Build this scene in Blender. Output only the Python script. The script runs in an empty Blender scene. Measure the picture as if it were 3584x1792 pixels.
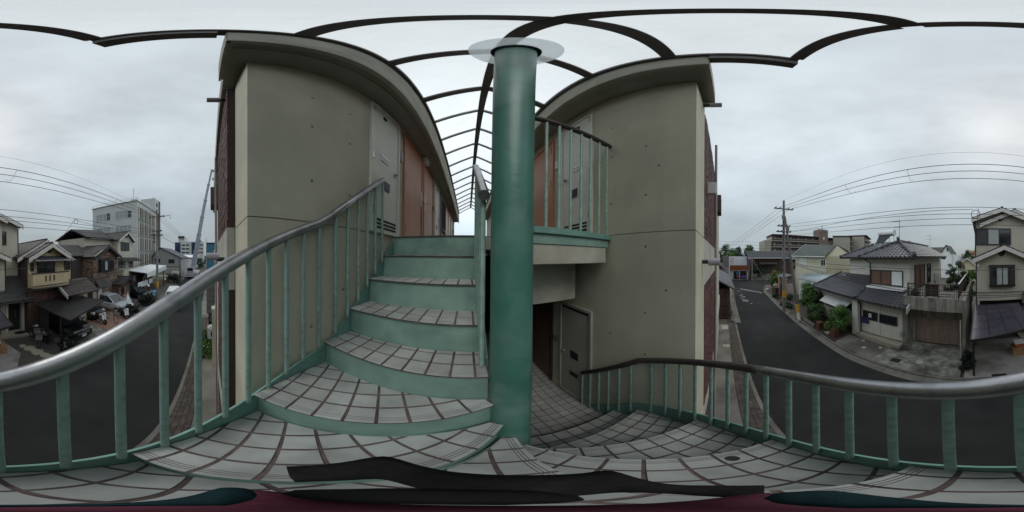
import bpy, bmesh, math, random
import numpy as np
from mathutils import Vector, Matrix
R = math.radians
random.seed(7); rng = np.random.default_rng(7)
S = bpy.context.scene
COL = S.collection
G = -5.35          # street level (the viewpoint is the origin, x along the street, y into the corridor)

# ------------------------------------------------------------------ camera, sky, sun, exposure
cam = bpy.data.cameras.new('camera'); cam.type = 'PANO'
try: cam.cycles.panorama_type = 'EQUIRECTANGULAR'
except Exception: cam.panorama_type = 'EQUIRECTANGULAR'
cam.clip_start = 0.01; cam.clip_end = 3000
camo = bpy.data.objects.new('camera', cam); COL.objects.link(camo); S.camera = camo
yaw, roll = R(15.7), R(0.5)
fw = Vector((math.sin(yaw), math.cos(yaw), 0)); rt0 = Vector((math.cos(yaw), -math.sin(yaw), 0)); up0 = Vector((0, 0, 1))
rt = rt0*math.cos(roll) + up0*math.sin(roll); up = up0*math.cos(roll) - rt0*math.sin(roll)
m = Matrix((rt, up, -fw)).transposed().to_4x4(); camo.matrix_world = m

W = bpy.data.worlds.new('World'); S.world = W; W.use_nodes = True
nt = W.node_tree; nt.nodes.clear()
def N(t, **k):
    n = nt.nodes.new(t)
    for a, b in k.items(): setattr(n, a, b)
    return n
SUN_EL, SUN_AZ = R(45), R(188)      # azimuth clockwise from +y
out = N('ShaderNodeOutputWorld'); bg = N('ShaderNodeBackground'); bg.inputs[1].default_value = 0.1
sky = N('ShaderNodeTexSky', sky_type='NISHITA', sun_disc=False, sun_elevation=SUN_EL, sun_rotation=SUN_AZ, air_density=1.2, dust_density=2.0)
tc = N('ShaderNodeTexCoord'); sep = N('ShaderNodeSeparateXYZ'); nt.links.new(tc.outputs['Generated'], sep.inputs[0])
rmp = N('ShaderNodeValToRGB')
e = rmp.color_ramp.elements
e[0].position = 0.0; e[0].color = (.37, .435, .46, 1)
e[1].position = 1.0; e[1].color = (.70, .77, .82, 1)
for p, c in ((.12, (.40, .465, .495)), (.35, (.55, .63, .68)), (.62, (.70, .775, .825))):
    q = e.new(p); q.color = (*c, 1)
nt.links.new(sep.outputs['Z'], rmp.inputs[0])
mp = N('ShaderNodeMapping'); mp.inputs['Scale'].default_value = (1.4, 1.4, 3.6)
nt.links.new(tc.outputs['Generated'], mp.inputs[0])
nz = N('ShaderNodeTexNoise'); nz.inputs['Scale'].default_value = 1.7; nz.inputs['Detail'].default_value = 7; nz.inputs['Roughness'].default_value = .52
nt.links.new(mp.outputs[0], nz.inputs[0])
nr = N('ShaderNodeMapRange'); nr.inputs[1].default_value = .3; nr.inputs[2].default_value = .72; nr.inputs[3].default_value = .87; nr.inputs[4].default_value = 1.15
nt.links.new(nz.outputs[0], nr.inputs[0])
# brighter cloud around the hidden sun and over the far end of the corridor
def glow(d, lo, hi, amt):
    v = N('ShaderNodeVectorMath', operation='DOT_PRODUCT'); d = Vector(d).normalized(); v.inputs[1].default_value = d
    nt.links.new(tc.outputs['Generated'], v.inputs[0])
    r = N('ShaderNodeMapRange', interpolation_type='SMOOTHSTEP'); r.inputs[1].default_value = lo; r.inputs[2].default_value = hi; r.inputs[3].default_value = 0; r.inputs[4].default_value = amt
    nt.links.new(v.outputs['Value'], r.inputs[0]); return r
g1 = glow((math.sin(R(108)), math.cos(R(108)), .42), .60, .99, .22)
g2 = glow((0, 1, .35), .45, .97, 1.15)
ad = N('ShaderNodeMath', operation='ADD'); nt.links.new(g1.outputs[0], ad.inputs[0]); nt.links.new(g2.outputs[0], ad.inputs[1])
ad2 = N('ShaderNodeMath', operation='ADD'); nt.links.new(ad.outputs[0], ad2.inputs[0]); nt.links.new(nr.outputs[0], ad2.inputs[1])
vm = N('ShaderNodeVectorMath', operation='SCALE'); nt.links.new(rmp.outputs[0], vm.inputs[0]); nt.links.new(ad2.outputs[0], vm.inputs['Scale'])
vs = N('ShaderNodeVectorMath', operation='SCALE'); nt.links.new(vm.outputs[0], vs.inputs[0]); vs.inputs['Scale'].default_value = 9.1
mx = N('ShaderNodeMix', data_type='RGBA'); mx.inputs[0].default_value = .92
nt.links.new(sky.outputs[0], mx.inputs[6]); nt.links.new(vs.outputs[0], mx.inputs[7])
nt.links.new(mx.outputs[2], bg.inputs[0]); nt.links.new(bg.outputs[0], out.inputs[0])

sl = bpy.data.lights.new('sun', 'SUN'); sl.energy = 0.95; sl.angle = R(35); sl.color = (1, .97, .93)
so = bpy.data.objects.new('sun', sl); COL.objects.link(so)
sd = Vector((math.sin(SUN_AZ)*math.cos(SUN_EL), math.cos(SUN_AZ)*math.cos(SUN_EL), math.sin(SUN_EL)))
so.rotation_euler = sd.to_track_quat('Z', 'Y').to_euler()
S.view_settings.view_transform = 'Standard'; S.view_settings.look = 'None'; S.view_settings.gamma = 1
S.view_settings.use_curve_mapping = False; S.view_settings.exposure = 0.0
S.render.engine = 'CYCLES'
S.cycles.max_bounces = 6; S.cycles.transparent_max_bounces = 24; S.cycles.caustics_reflective = False; S.cycles.caustics_refractive = False

# ------------------------------------------------------------------ materials
MATS = {}
def mat(name, col, rough=.8, var=.16, scale=3., bump=0., bscale=60., metal=0., spec=.4, island=0., streak=0., var2=.0, scale2=.5, stain=None, stainamt=.5, stainscale=1.5, emis=None, objrand=0):
    M = bpy.data.materials.new(name); M.use_nodes = True; t = M.node_tree; b = t.nodes['Principled BSDF']
    def n(tp, **k):
        x = t.nodes.new(tp)
        for a, c in k.items(): setattr(x, a, c)
        return x
    co = n('ShaderNodeTexCoord')
    def noise(sc, det=5, vec=None):
        z = n('ShaderNodeTexNoise'); z.inputs['Scale'].default_value = sc; z.inputs['Detail'].default_value = det
        t.links.new(vec or co.outputs['Object'], z.inputs['Vector']); return z.outputs[0]
    def rng_(src, lo, hi, a, c):
        r = n('ShaderNodeMapRange'); r.inputs[1].default_value = a; r.inputs[2].default_value = c; r.inputs[3].default_value = lo; r.inputs[4].default_value = hi
        t.links.new(src, r.inputs[0]); return r.outputs[0]
    fac = rng_(noise(scale), 1-var, 1+var, .3, .7)
    def mul(a, c):
        x = n('ShaderNodeMath', operation='MULTIPLY'); t.links.new(a, x.inputs[0]); t.links.new(c, x.inputs[1]); return x.outputs[0]
    if var2: fac = mul(fac, rng_(noise(scale2, 3), 1-var2, 1+var2, .35, .65))
    if island:
        g = n('ShaderNodeNewGeometry'); fac = mul(fac, rng_(g.outputs['Random Per Island'], 1-island, 1+island, 0, 1))
    if objrand:
        oi = n('ShaderNodeObjectInfo'); fac = mul(fac, rng_(oi.outputs['Random'], 1-objrand, 1+objrand, 0, 1))
    if streak:
        mpn = n('ShaderNodeMapping'); mpn.inputs['Scale'].default_value = (5, 5, .35); t.links.new(co.outputs['Object'], mpn.inputs[0])
        fac = mul(fac, rng_(noise(1.6, 6, mpn.outputs[0]), 1-streak, 1+streak*.5, .35, .65))
    sc = n('ShaderNodeVectorMath', operation='SCALE'); sc.inputs[0].default_value = col[:3]; t.links.new(fac, sc.inputs['Scale'])
    o = sc.outputs[0]
    if stain:
        mxn = n('ShaderNodeMix', data_type='RGBA'); t.links.new(rng_(noise(stainscale, 8), 0, stainamt, .5, .68), mxn.inputs[0])
        t.links.new(o, mxn.inputs[6]); mxn.inputs[7].default_value = (*stain, 1); o = mxn.outputs[2]
    t.links.new(o, b.inputs['Base Color'])
    b.inputs['Roughness'].default_value = rough; b.inputs['Metallic'].default_value = metal; b.inputs['Specular IOR Level'].default_value = spec
    if bump:
        bp = n('ShaderNodeBump'); bp.inputs['Strength'].default_value = bump; bp.inputs['Distance'].default_value = .01
        t.links.new(noise(bscale, 6), bp.inputs['Height']); t.links.new(bp.outputs[0], b.inputs['Normal'])
    if emis: b.inputs['Emission Color'].default_value = (*emis, 1); b.inputs['Emission Strength'].default_value = 1
    MATS[name] = M; return M
def clear_mat(name, tint, whiten, diff):
    M = bpy.data.materials.new(name); M.use_nodes = True; t = M.node_tree; t.nodes.clear()
    o = t.nodes.new('ShaderNodeOutputMaterial'); a = t.nodes.new('ShaderNodeBsdfTransparent'); a.inputs[0].default_value = (*tint, 1)
    tr = t.nodes.new('ShaderNodeBsdfTranslucent'); tr.inputs[0].default_value = (.97, .97, .96, 1)
    gl = t.nodes.new('ShaderNodeBsdfGlossy'); gl.inputs['Roughness'].default_value = .12
    nzz = t.nodes.new('ShaderNodeTexNoise'); nzz.inputs['Scale'].default_value = 2.2; nzz.inputs['Detail'].default_value = 6
    cc = t.nodes.new('ShaderNodeTexCoord'); t.links.new(cc.outputs['Object'], nzz.inputs[0])
    mr = t.nodes.new('ShaderNodeMapRange'); mr.inputs[1].default_value = .3; mr.inputs[2].default_value = .75; mr.inputs[3].default_value = whiten*.7; mr.inputs[4].default_value = whiten*1.5
    t.links.new(nzz.outputs[0], mr.inputs[0])
    m1 = t.nodes.new('ShaderNodeMixShader'); t.links.new(mr.outputs[0], m1.inputs[0]); t.links.new(a.outputs[0], m1.inputs[1]); t.links.new(tr.outputs[0], m1.inputs[2])
    m2 = t.nodes.new('ShaderNodeMixShader'); m2.inputs[0].default_value = diff; t.links.new(m1.outputs[0], m2.inputs[1]); t.links.new(gl.outputs[0], m2.inputs[2])
    t.links.new(m2.outputs[0], o.inputs[0]); MATS[name] = M; return M

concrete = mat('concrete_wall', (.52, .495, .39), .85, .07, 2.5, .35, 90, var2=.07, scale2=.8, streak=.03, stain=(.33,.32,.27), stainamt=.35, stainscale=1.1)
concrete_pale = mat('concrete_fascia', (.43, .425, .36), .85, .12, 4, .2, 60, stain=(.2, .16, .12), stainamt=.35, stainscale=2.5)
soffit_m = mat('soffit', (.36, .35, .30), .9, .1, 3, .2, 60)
teal = mat('teal_paint', (.15, .295, .25), .45, .12, 5, .12, 30, var2=.12, scale2=1.3, spec=.5)
teal_col = mat('teal_column_paint', (.055, .178, .138), .36, .14, 4, .3, 14, var2=.16, scale2=1.5, stain=(.26, .36, .34), stainamt=.45, stainscale=2.2, spec=.45, streak=.08)
teal_riser = mat('teal_riser_paint', (.22, .35, .295), .55, .14, 5, .18, 40, var2=.14, scale2=1.6, stain=(.09, .16, .14), stainamt=.55, stainscale=3.2)
teal_bal = mat('teal_baluster_paint', (.28, .42, .37), .42, .14, 14, .15, 60, stain=(.12, .13, .11), stainamt=.4, stainscale=22)
tile_m = mat('tread_tile', (.41, .42, .40), .5, .1, 9, .1, 120, spec=.4, objrand=.09, var2=.14, scale2=2.2, stain=(.25,.25,.235), stainamt=.4, stainscale=5)
grout = mat('grout', (.125, .095, .09), .9, .3, 20, .2, 150, var2=.3, scale2=4)
groove_m = mat('groove', (.14, .15, .16), .7)
steel = mat('handrail_steel', (.37, .37, .38), .36, .12, 9, .08, 60, metal=.95, var2=.1, scale2=3, stain=(.10, .095, .09), stainamt=.4, stainscale=11)
brown_rail = mat('dark_brown_rail', (.085, .07, .066), .5, .15, 9, .08, 50, metal=.4, spec=.4, stain=(.04,.034,.032), stainamt=.5, stainscale=6)  # darker brown for the lower handrail run and the gallery rail
iron = mat('canopy_bronze', (.115, .10, .095), .6, .1, 6, spec=.4)
iron_far = mat('canopy_aluminium', (.16, .16, .18), .45, .1, 6, metal=.3)
clearp = clear_mat('polycarbonate', (.99, .985, .975), .36, .02)
clearp2 = clear_mat('acrylic_disc', (.80, .84, .86), .30, .08)
black = mat('black_rubber', (.012, .012, .014), .6, .2, 8, .1, 60)
black_cloth = mat('black_strap_cloth', (.013, .012, .013), .95, .3, 40, .35, 90, var2=.25, scale2=14, spec=.2)
burgundy = mat('burgundy_cloth', (.075, .013, .027), .85, .2, 20, .2, 120)
shaded_door_m = mat('shaded_door_copy', (.36, .35, .30), .55, .08, 3, var2=.08)  # darkened copy of the pale door colour, with the lower passage's shade in it
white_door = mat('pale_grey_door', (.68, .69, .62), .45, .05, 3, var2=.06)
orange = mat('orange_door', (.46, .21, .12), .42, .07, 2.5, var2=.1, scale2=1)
chrome = mat('door_metal', (.5, .5, .48), .3, .1, 10, metal=.8)
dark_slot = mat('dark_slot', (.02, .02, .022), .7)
navy = mat('navy_plate', (.02, .025, .05), .4)
brick_m = mat('red_brown_brick', (.105, .05, .045), .75, .15, 8, .2, 60, island=.35)
mortar = mat('mortar', (.055, .035, .03), .9)
white_m = mat('white_paint', (.74, .75, .74), .5, .06, 3, streak=.08)
offwhite = mat('off_white_wall', (.58, .57, .51), .8, .06, 2, .15, 50, streak=.05)
cream = mat('cream_wall', (.50, .46, .33), .8, .07, 1.5, .15, 50, streak=.05)
cream2 = mat('yellow_cream_wall', (.52, .485, .35), .8, .06, 1.5, .1, 50, streak=.04)
beige = mat('beige_siding', (.45, .415, .335), .8, .07, 1.5, .2, 40, streak=.03)
tan = mat('tan_balcony', (.50, .40, .255), .8, .08, 1.5, .1, 50, streak=.05)
greywall = mat('grey_wall', (.33, .325, .31), .85, .08, 2, .1, 40, streak=.2)
stainwall = mat('stained_concrete', (.27, .255, .22), .9, .15, 2, .25, 30, streak=.4, stain=(.06, .055, .05), stainamt=.5)
office_m = mat('office_wall', (.53, .535, .52), .8, .05, .6, streak=.1)
office_d = mat('office_panel', (.27, .275, .26), .8, .08, .8)
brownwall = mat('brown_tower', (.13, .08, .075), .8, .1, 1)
stone_m = mat('brick_cladding', (.175, .118, .092), .85, .2, 9, .3, 40, island=.6)
stone_back = mat('cladding_joint', (.05, .04, .036), .9)
tile_roof = mat('slate_roof_tile', (.062, .062, .07), .42, .2, 6, .15, 40, island=.3, spec=.55)
shingle = mat('dark_shingle', (.048, .043, .042), .7, .2, 5, .2, 60, island=.2)
shingle_b = mat('brown_shingle', (.06, .045, .04), .7, .2, 5, .2, 60, island=.2)
shingle_g = mat('green_grey_shingle', (.085, .095, .085), .8, .2, 4, .2, 40, island=.2)
metal_roof = mat('pale_metal_roof', (.50, .56, .58), .4, .06, 1, metal=.2)
fascia_w = mat('barge_board', (.55, .52, .48), .7, .1, 3)
glass = mat('window_glass', (.018, .022, .026), .08, .1, 1, spec=.7)
curtain = mat('curtain', (.34, .35, .34), .7, .1, 12)
bronze = mat('bronze_frame', (.03, .027, .028), .5, .1, 5)
shutter_d = mat('dark_shutter', (.045, .043, .048), .55, .1, 4)
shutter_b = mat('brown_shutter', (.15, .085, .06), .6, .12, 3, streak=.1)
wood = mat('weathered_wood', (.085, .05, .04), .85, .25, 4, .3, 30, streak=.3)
asphalt = mat('wet_asphalt', (.032, .0315, .031), .85, .14, 1.3, .6, 220, var2=.2, scale2=.25, spec=.18, stain=(.02,.02,.02), stainamt=.3, stainscale=.6)
paver_m = mat('paver', (.085, .07, .06), .8, .2, 6, .3, 60, island=.3, stain=(.03, .035, .02), stainamt=.5, stainscale=1.2)
gutter_m = mat('gutter_concrete', (.19, .178, .155), .85, .2, 2, .3, 50, stain=(.05, .045, .035), stainamt=.6, stainscale=.8)
apron_m = mat('driveway_concrete', (.34, .32, .295), .8, .15, 1.5, .3, 60, stain=(.09, .07, .06), stainamt=.75, stainscale=.7, spec=.5)
apron_d = mat('mossy_concrete', (.25, .24, .205), .85, .3, 2.5, .3, 50, stain=(.03, .032, .026), stainamt=.9, stainscale=.7, var2=.3, scale2=4)
earth_m = mat('bare_ground', (.10, .085, .068), .95, .25, .5, .3, 20)
path_m = mat('dark_forecourt', (.09, .08, .072), .75, .2, 1.2, .3, 80, stain=(.05, .04, .035), stainamt=.5, spec=.5)
pink_m = mat('pink_paving', (.30, .175, .13), .8, .12, 2, .2, 60, stain=(.12, .08, .07), stainamt=.5)
step_m = mat('beige_step', (.38, .34, .27), .8, .1, 3)
lime = mat('road_paint', (.42, .42, .40), .8, .3, 7)
leaf_a = mat('leaf_mid', (.055, .105, .03), .6, .2, 3, island=.55)
leaf_b = mat('leaf_bright', (.075, .16, .03), .55, .2, 3, island=.5)
leaf_c = mat('leaf_dark', (.03, .06, .022), .65, .2, 3, island=.5)
leaf_k = mat('leaf_blackish', (.012, .02, .012), .7, .2, 3, island=.5)
leaf_y = mat('leaf_olive', (.10, .13, .035), .6, .2, 3, island=.5)
bark = mat('bark', (.07, .055, .045), .9, .2, 6, .4, 30)
pole_m = mat('pole_concrete', (.21, .20, .19), .85, .1, 2, .1, 30, streak=.2)
strut_m = mat('strut_steel', (.10, .085, .08), .7, .2, 3)
yellow_m = mat('yellow_sleeve', (.50, .27, .03), .6, .2, 6)
wire_m = mat('cable', (.022, .022, .025), .6)
insul = mat('insulator', (.05, .05, .05), .4)
car_black = mat('black_car_paint', (.014, .014, .018), .16, .05, 2, spec=.6)
car_silver = mat('silver_car_paint', (.52, .54, .56), .25, .04, 2, metal=.15, spec=.5)
car_white = mat('white_car_paint', (.70, .72, .72), .25, .03, 2)
car_glass = mat('car_glass', (.03, .038, .04), .06, .05, 1, spec=.8)
lamp_glass = mat('headlight_glass', (.55, .57, .58), .12, .1, 8, spec=.7)
tyre_m = mat('tyre', (.014, .014, .014), .85)
plate_m = mat('number_plate', (.62, .62, .60), .5)
skin_m = mat('skin', (.42, .26, .19), .6)
blue_cloth = mat('light_blue_shirt', (.20, .34, .42), .85, .12, 10, .2, 40)
dark_cloth = mat('dark_trousers', (.03, .03, .04), .9)
hair_m = mat('dark_hair', (.015, .013, .012), .7)
white_bag = mat('white_plastic', (.66, .67, .66), .45, .08, 6, .3, 12)
pink_cloth = mat('dusty_pink_cloth', (.32, .17, .17), .85, .15, 6, .3, 20)
blue_mesh = mat('blue_site_mesh', (.05, .16, .23), .8, .15, 3, .3, 30)
crane_m = mat('crane_boom', (.33, .34, .39), .5, .08, 2)
crane_b = mat('crane_body', (.40, .38, .42), .5, .1, 2)
carport_m = mat('smoked_carport_sheet', (.028, .026, .026), .3, .15, 2, spec=.5)
carport_p = mat('purple_smoked_sheet', (.05, .045, .062), .24, .2, 1.5, spec=.55)
sign_w = mat('sign_white', (.62, .65, .68), .5, .03, 2)
sign_red = mat('sign_red', (.42, .07, .07), .5)
sign_purple = mat('sign_purple', (.13, .09, .32), .5)
brick_o = mat('orange_brick', (.26, .085, .035), .8, .12, 6, island=.2)
poster_m = mat('shop_poster', (.30, .06, .07), .6, .4, 5)
poster_b = mat('shop_blue', (.05, .18, .26), .5, .3, 5)
apt_brown = mat('apartment_brown', (.11, .08, .072), .85, .12, .5)
apt_beige = mat('apartment_beige', (.36, .34, .27), .85, .06, .5)
hill_m = mat('hill', (.13, .17, .18), 1, .1, .05)
orange_brick = mat('red_brick_post', (.12, .05, .035), .85, .15, 6, .3, 40, island=.25)
salmon = mat('salmon_post', (.45, .26, .17), .8, .08, 3)
cardboard = mat('tan_box', (.36, .23, .12), .8)
orange_pl = mat('orange_plastic', (.5, .13, .04), .6)
globe_m = mat('white_globe', (.85, .85, .82), .25)
blue_navy = mat('blue_cloth_sign', (.02, .03, .12), .7)
fan_blue = mat('fan_dark_blue', (.012, .016, .05), .5)
bluewhite = mat('pale_unit', (.55, .55, .50), .6)
plank_m = mat('grey_plank', (.17, .155, .155), .85, .15, 5, .2, 30)

# ------------------------------------------------------------------ mesh helpers
OFF = {}
class MB:
    def __init__(s): s.v = []; s.f = []
    def add(s, vs, fs):
        b = len(s.v); s.v += [tuple(x) for x in vs]; s.f += [tuple(b+i for i in f) for f in fs]; return s
    def box(s, x0, x1, y0, y1, z0, z1):
        if x0 > x1: x0, x1 = x1, x0
        if y0 > y1: y0, y1 = y1, y0
        if z0 > z1: z0, z1 = z1, z0
        return s.add([(x0,y0,z0),(x1,y0,z0),(x1,y1,z0),(x0,y1,z0),(x0,y0,z1),(x1,y0,z1),(x1,y1,z1),(x0,y1,z1)],
                     [(3,2,1,0),(4,5,6,7),(0,1,5,4),(1,2,6,5),(2,3,7,6),(3,0,4,7)])
    def obox(s, P, U, V, Wv):    # corner P and three edge vectors
        P, U, V, Wv = Vector(P), Vector(U), Vector(V), Vector(Wv)
        q = [P, P+U, P+U+V, P+V]; q += [a+Wv for a in q]
        fl = U.cross(V).dot(Wv) < 0
        fs = [(3,2,1,0),(4,5,6,7),(0,1,5,4),(1,2,6,5),(2,3,7,6),(3,0,4,7)]
        return s.add(q, [f[::-1] for f in fs] if fl else fs)
    def bar(s, a, b, w, h, upv=(0,0,1)):
        a, b = Vector(a), Vector(b); d = (b-a); upv = Vector(upv)
        sd = d.cross(upv)
        if sd.length < 1e-6: sd = d.cross(Vector((1,0,0)))
        sd.normalize(); u = sd.cross(d).normalized()
        return s.obox(a - sd*w/2 - u*h/2, sd*w, u*h, d)
    def tube(s, path, r, n=8, cap=True):
        P = [Vector(p) for p in path]; k = len(P); rs = r if isinstance(r, (list, tuple)) else [r]*k
        b = len(s.v); prev = None
        for i, p in enumerate(P):
            d = (P[min(i+1,k-1)] - P[max(i-1,0)]).normalized()
            if prev is None:
                a = d.orthogonal().normalized()
            else:
                a = (prev - d*prev.dot(d)).normalized()
            prev = a; c = d.cross(a)
            for j in range(n):
                t = 2*math.pi*j/n; s.v.append(tuple(p + (a*math.cos(t) + c*math.sin(t))*rs[i]))
        for i in range(k-1):
            for j in range(n):
                s.f.append((b+i*n+j, b+i*n+(j+1)%n, b+(i+1)*n+(j+1)%n, b+(i+1)*n+j))
        if cap:
            s.f.append(tuple(b+j for j in range(n))[::-1]); s.f.append(tuple(b+(k-1)*n+j for j in range(n)))
        return s
    def prism(s, poly, z0, z1):
        n = len(poly); a = sum(poly[i][0]*poly[(i+1)%n][1]-poly[(i+1)%n][0]*poly[i][1] for i in range(n))
        if a < 0: poly = poly[::-1]
        vs = [(x,y,z0) for x,y in poly] + [(x,y,z1) for x,y in poly]
        return s.add(vs, [tuple(range(n))[::-1], tuple(range(n,2*n))] + [(i,(i+1)%n,n+(i+1)%n,n+i) for i in range(n)])
    def slab(s, poly, T):
        T = Vector(T); n = len(poly); P = [Vector(p) for p in poly]
        return s.add(P + [p+T for p in P], [tuple(range(n)), tuple(range(n,2*n))[::-1]] + [((i+1)%n,i,n+i,n+(i+1)%n) for i in range(n)])
    def sphere(s, c, r, n=12, mz=8, sc=(1,1,1)):
        c = Vector(c); b = len(s.v)
        for i in range(mz+1):
            t = math.pi*i/mz
            for j in range(n):
                p = 2*math.pi*j/n
                s.v.append((c.x+r*sc[0]*math.sin(t)*math.cos(p), c.y+r*sc[1]*math.sin(t)*math.sin(p), c.z+r*sc[2]*math.cos(t)))
        for i in range(mz):
            for j in range(n):
                s.f.append((b+i*n+j, b+(i+1)*n+j, b+(i+1)*n+(j+1)%n, b+i*n+(j+1)%n))
        return s
    def disc(s, c, nrm, r, t, n=16):
        c, nrm = Vector(c), Vector(nrm).normalized(); return s.tube([c, c+nrm*t], r, n)
    def torus(s, c, axis, Rr, r, n=18, k=6):
        c, ax = Vector(c), Vector(axis).normalized(); a = ax.orthogonal().normalized(); d = ax.cross(a); b = len(s.v)
        for i in range(n):
            t = 2*math.pi*i/n; e_ = a*math.cos(t)+d*math.sin(t)
            for j in range(k):
                p = 2*math.pi*j/k; s.v.append(tuple(c + e_*(Rr+r*math.cos(p)) + ax*r*math.sin(p)))
        for i in range(n):
            for j in range(k): s.f.append((b+i*k+j, b+((i+1)%n)*k+j, b+((i+1)%n)*k+(j+1)%k, b+i*k+(j+1)%k))
        return s
    def build(s, name, m, parent=None, smooth=False, label=None, kind=None, bevel=0, local=False):
        off = Vector((0,0,0)) if (parent is None or local) else OFF.get(parent.name, Vector((0,0,0)))
        me = bpy.data.meshes.new(name)
        me.from_pydata([(x-off.x, y-off.y, z-off.z) for x,y,z in s.v], [], s.f)
        bm = bmesh.new(); bm.from_mesh(me); bmesh.ops.recalc_face_normals(bm, faces=bm.faces)
        if bevel: bmesh.ops.bevel(bm, geom=bm.edges[:], offset=bevel, segments=2, affect='EDGES', clamp_overlap=True)
        bm.to_mesh(me); bm.free()
        me.materials.append(m)
        if smooth:
            try: me.shade_smooth()
            except Exception: pass
            if smooth != 'all':
                try: me.set_sharp_from_angle(angle=R(40))
                except Exception: pass
        o = bpy.data.objects.new(name, me); COL.objects.link(o)
        if parent: o.parent = parent
        OFF[o.name] = off
        if label: o['label'] = label
        if kind: o['kind'] = kind
        return o
def thing(name, label, cat, loc=(0,0,0), rz=0, group=None):
    o = bpy.data.objects.new(name, None); COL.objects.link(o); o.location = loc; o.rotation_euler = (0,0,rz)
    o.empty_display_size = .2; o['label'] = label; o['category'] = cat
    if group: o['group'] = group
    OFF[o.name] = Vector(loc); return o
def tag(o, label, cat, group=None):
    o['label'] = label; o['category'] = cat
    if group: o['group'] = group
    return o
def structure(name, mb, m): return mb.build(name, m, kind='structure')
def link(name, me, parent, loc=(0,0,0), rot=None):
    o = bpy.data.objects.new(name, me); COL.objects.link(o); o.parent = parent; o.location = loc
    if rot: o.rotation_euler = rot
    return o
def copy_tree(o, parent=None):
    c = o.copy(); COL.objects.link(c)
    if parent: c.parent = parent
    for ch in list(o.children): copy_tree(ch, c)
    return c
V3 = Vector
X_, Y_, Z_ = V3((1,0,0)), V3((0,1,0)), V3((0,0,1))

def window(parent, P, U, Nn, w, h, n=2, fm=None, curt=(), name='window', panes=None, depth=.07, t=.05, rows=1):
    """frame proud of the wall with separate panes; P lower corner on the wall, U along the width, Nn out of the wall"""
    fm = fm or bronze; P, U, Nn = V3(P), V3(U).normalized(), V3(Nn).normalized(); P = P + Nn*.004
    mb = MB()
    mb.obox(P, U*w, Nn*depth, Z_*t); mb.obox(P+Z_*(h-t), U*w, Nn*depth, Z_*t)
    mb.obox(P+Z_*t, U*t, Nn*depth, Z_*(h-2*t)); mb.obox(P+U*(w-t)+Z_*t, U*t, Nn*depth, Z_*(h-2*t))
    iw = (w-2*t)/n
    for i in range(1, n): mb.obox(P+U*(t+iw*i-t*.4)+Z_*t, U*t*.8, Nn*depth*.9, Z_*(h-2*t))
    for r in range(1, rows): mb.obox(P+U*t+Z_*(h*r/rows-.015), U*(w-2*t), Nn*depth*.8, Z_*.03)
    f = mb.build(name, fm, parent)
    for i in range(n):
        mm = glass
        if panes and panes[i]: mm = panes[i]
        elif i in curt: mm = curtain
        g = .003
        MB().obox(P+U*(t+iw*i+(t*.4 if i else 0)+g)+Z_*(t+g), U*(iw-(t*.4 if i else 0)-(t*.4 if i < n-1 else 0)-2*g), Nn*(.02+.008*(i % 2)), Z_*(h-2*t-2*g)).build('shutter_panel' if mm in (shutter_d, shutter_b, white_m) else 'pane', mm, f)
    return f
def leaves(n, centers, radii, size, flat=.0):
    """n leaf quads spread through ellipsoid clumps"""
    k = len(centers); vol = np.array([np.prod(r) for r in radii])**.75; idx = rng.choice(k, n, p=vol/vol.sum())
    C = np.array(centers)[idx]; Rr = np.array(radii)[idx]
    d = rng.normal(size=(n,3)); d /= np.linalg.norm(d, axis=1)[:,None]
    rad = rng.random(n)**.45*(.8+.3*rng.random(n))
    P = C + d*Rr*rad[:,None]
    nn = d + rng.normal(size=(n,3))*.7; nn[:,2] += .4; nn /= np.linalg.norm(nn, axis=1)[:,None]
    a = np.cross(nn, rng.normal(size=(n,3))); a /= np.linalg.norm(a, axis=1)[:,None]; b = np.cross(nn, a)
    s = size*(.6+.8*rng.random(n))[:,None]; a = a*s; b = b*s*.55
    Vv = np.stack([P-a, P-b*.9+a*.1, P+a, P+b], 1).reshape(-1,3)
    F = np.arange(4*n).reshape(-1,4)
    mb = MB(); mb.v = Vv.tolist(); mb.f = F.tolist(); return mb
def foliage_obj(name, mb, m, parent):
    off = OFF.get(parent.name, V3((0,0,0))) if parent else V3((0,0,0))
    me = bpy.data.meshes.new(name); me.from_pydata((np.array(mb.v)-np.array(off)).tolist(), [], mb.f); me.materials.append(m)
    o = bpy.data.objects.new(name, me); COL.objects.link(o); o.parent = parent; OFF[o.name] = off; return o
def tree(name, label, cat, base, h, rad, m, nleaf=1600, size=.12, clumps=9, trunk=.35, group=None, stem=.09, squash=1.):
    base = V3(base); t = thing(name, label, cat, base, group=group)
    cs, rs = [], []; tb = MB(); top = base + Z_*h*trunk
    tb.tube([base, base+Z_*h*trunk*.6+V3((.05*rad,0,0)), top, base+Z_*h*.75], [stem, stem*.8, stem*.65, stem*.3], 7)
    for i in range(clumps):
        a = 2.4*i + random.random(); f = (i+.5)/clumps; q = rad*(.75 if f < .5 else .75*(1.45-f))*random.uniform(.45, 1)
        c = base + V3((math.cos(a)*q, math.sin(a)*q*squash, h*(trunk+.1 + (.84-trunk)*f)))
        cs.append(tuple(c)); r = rad*random.uniform(.32, .55); rs.append((r, r*squash, r*.75))
        tb.tube([top - Z_*h*.05*random.random(), (top+c)/2+Z_*.05, c], [stem*.5, stem*.35, stem*.15], 5)
    tb.build('trunk', bark, t, smooth='all')
    foliage_obj('crown', leaves(nleaf, cs, rs, size), m, t); return t

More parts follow.
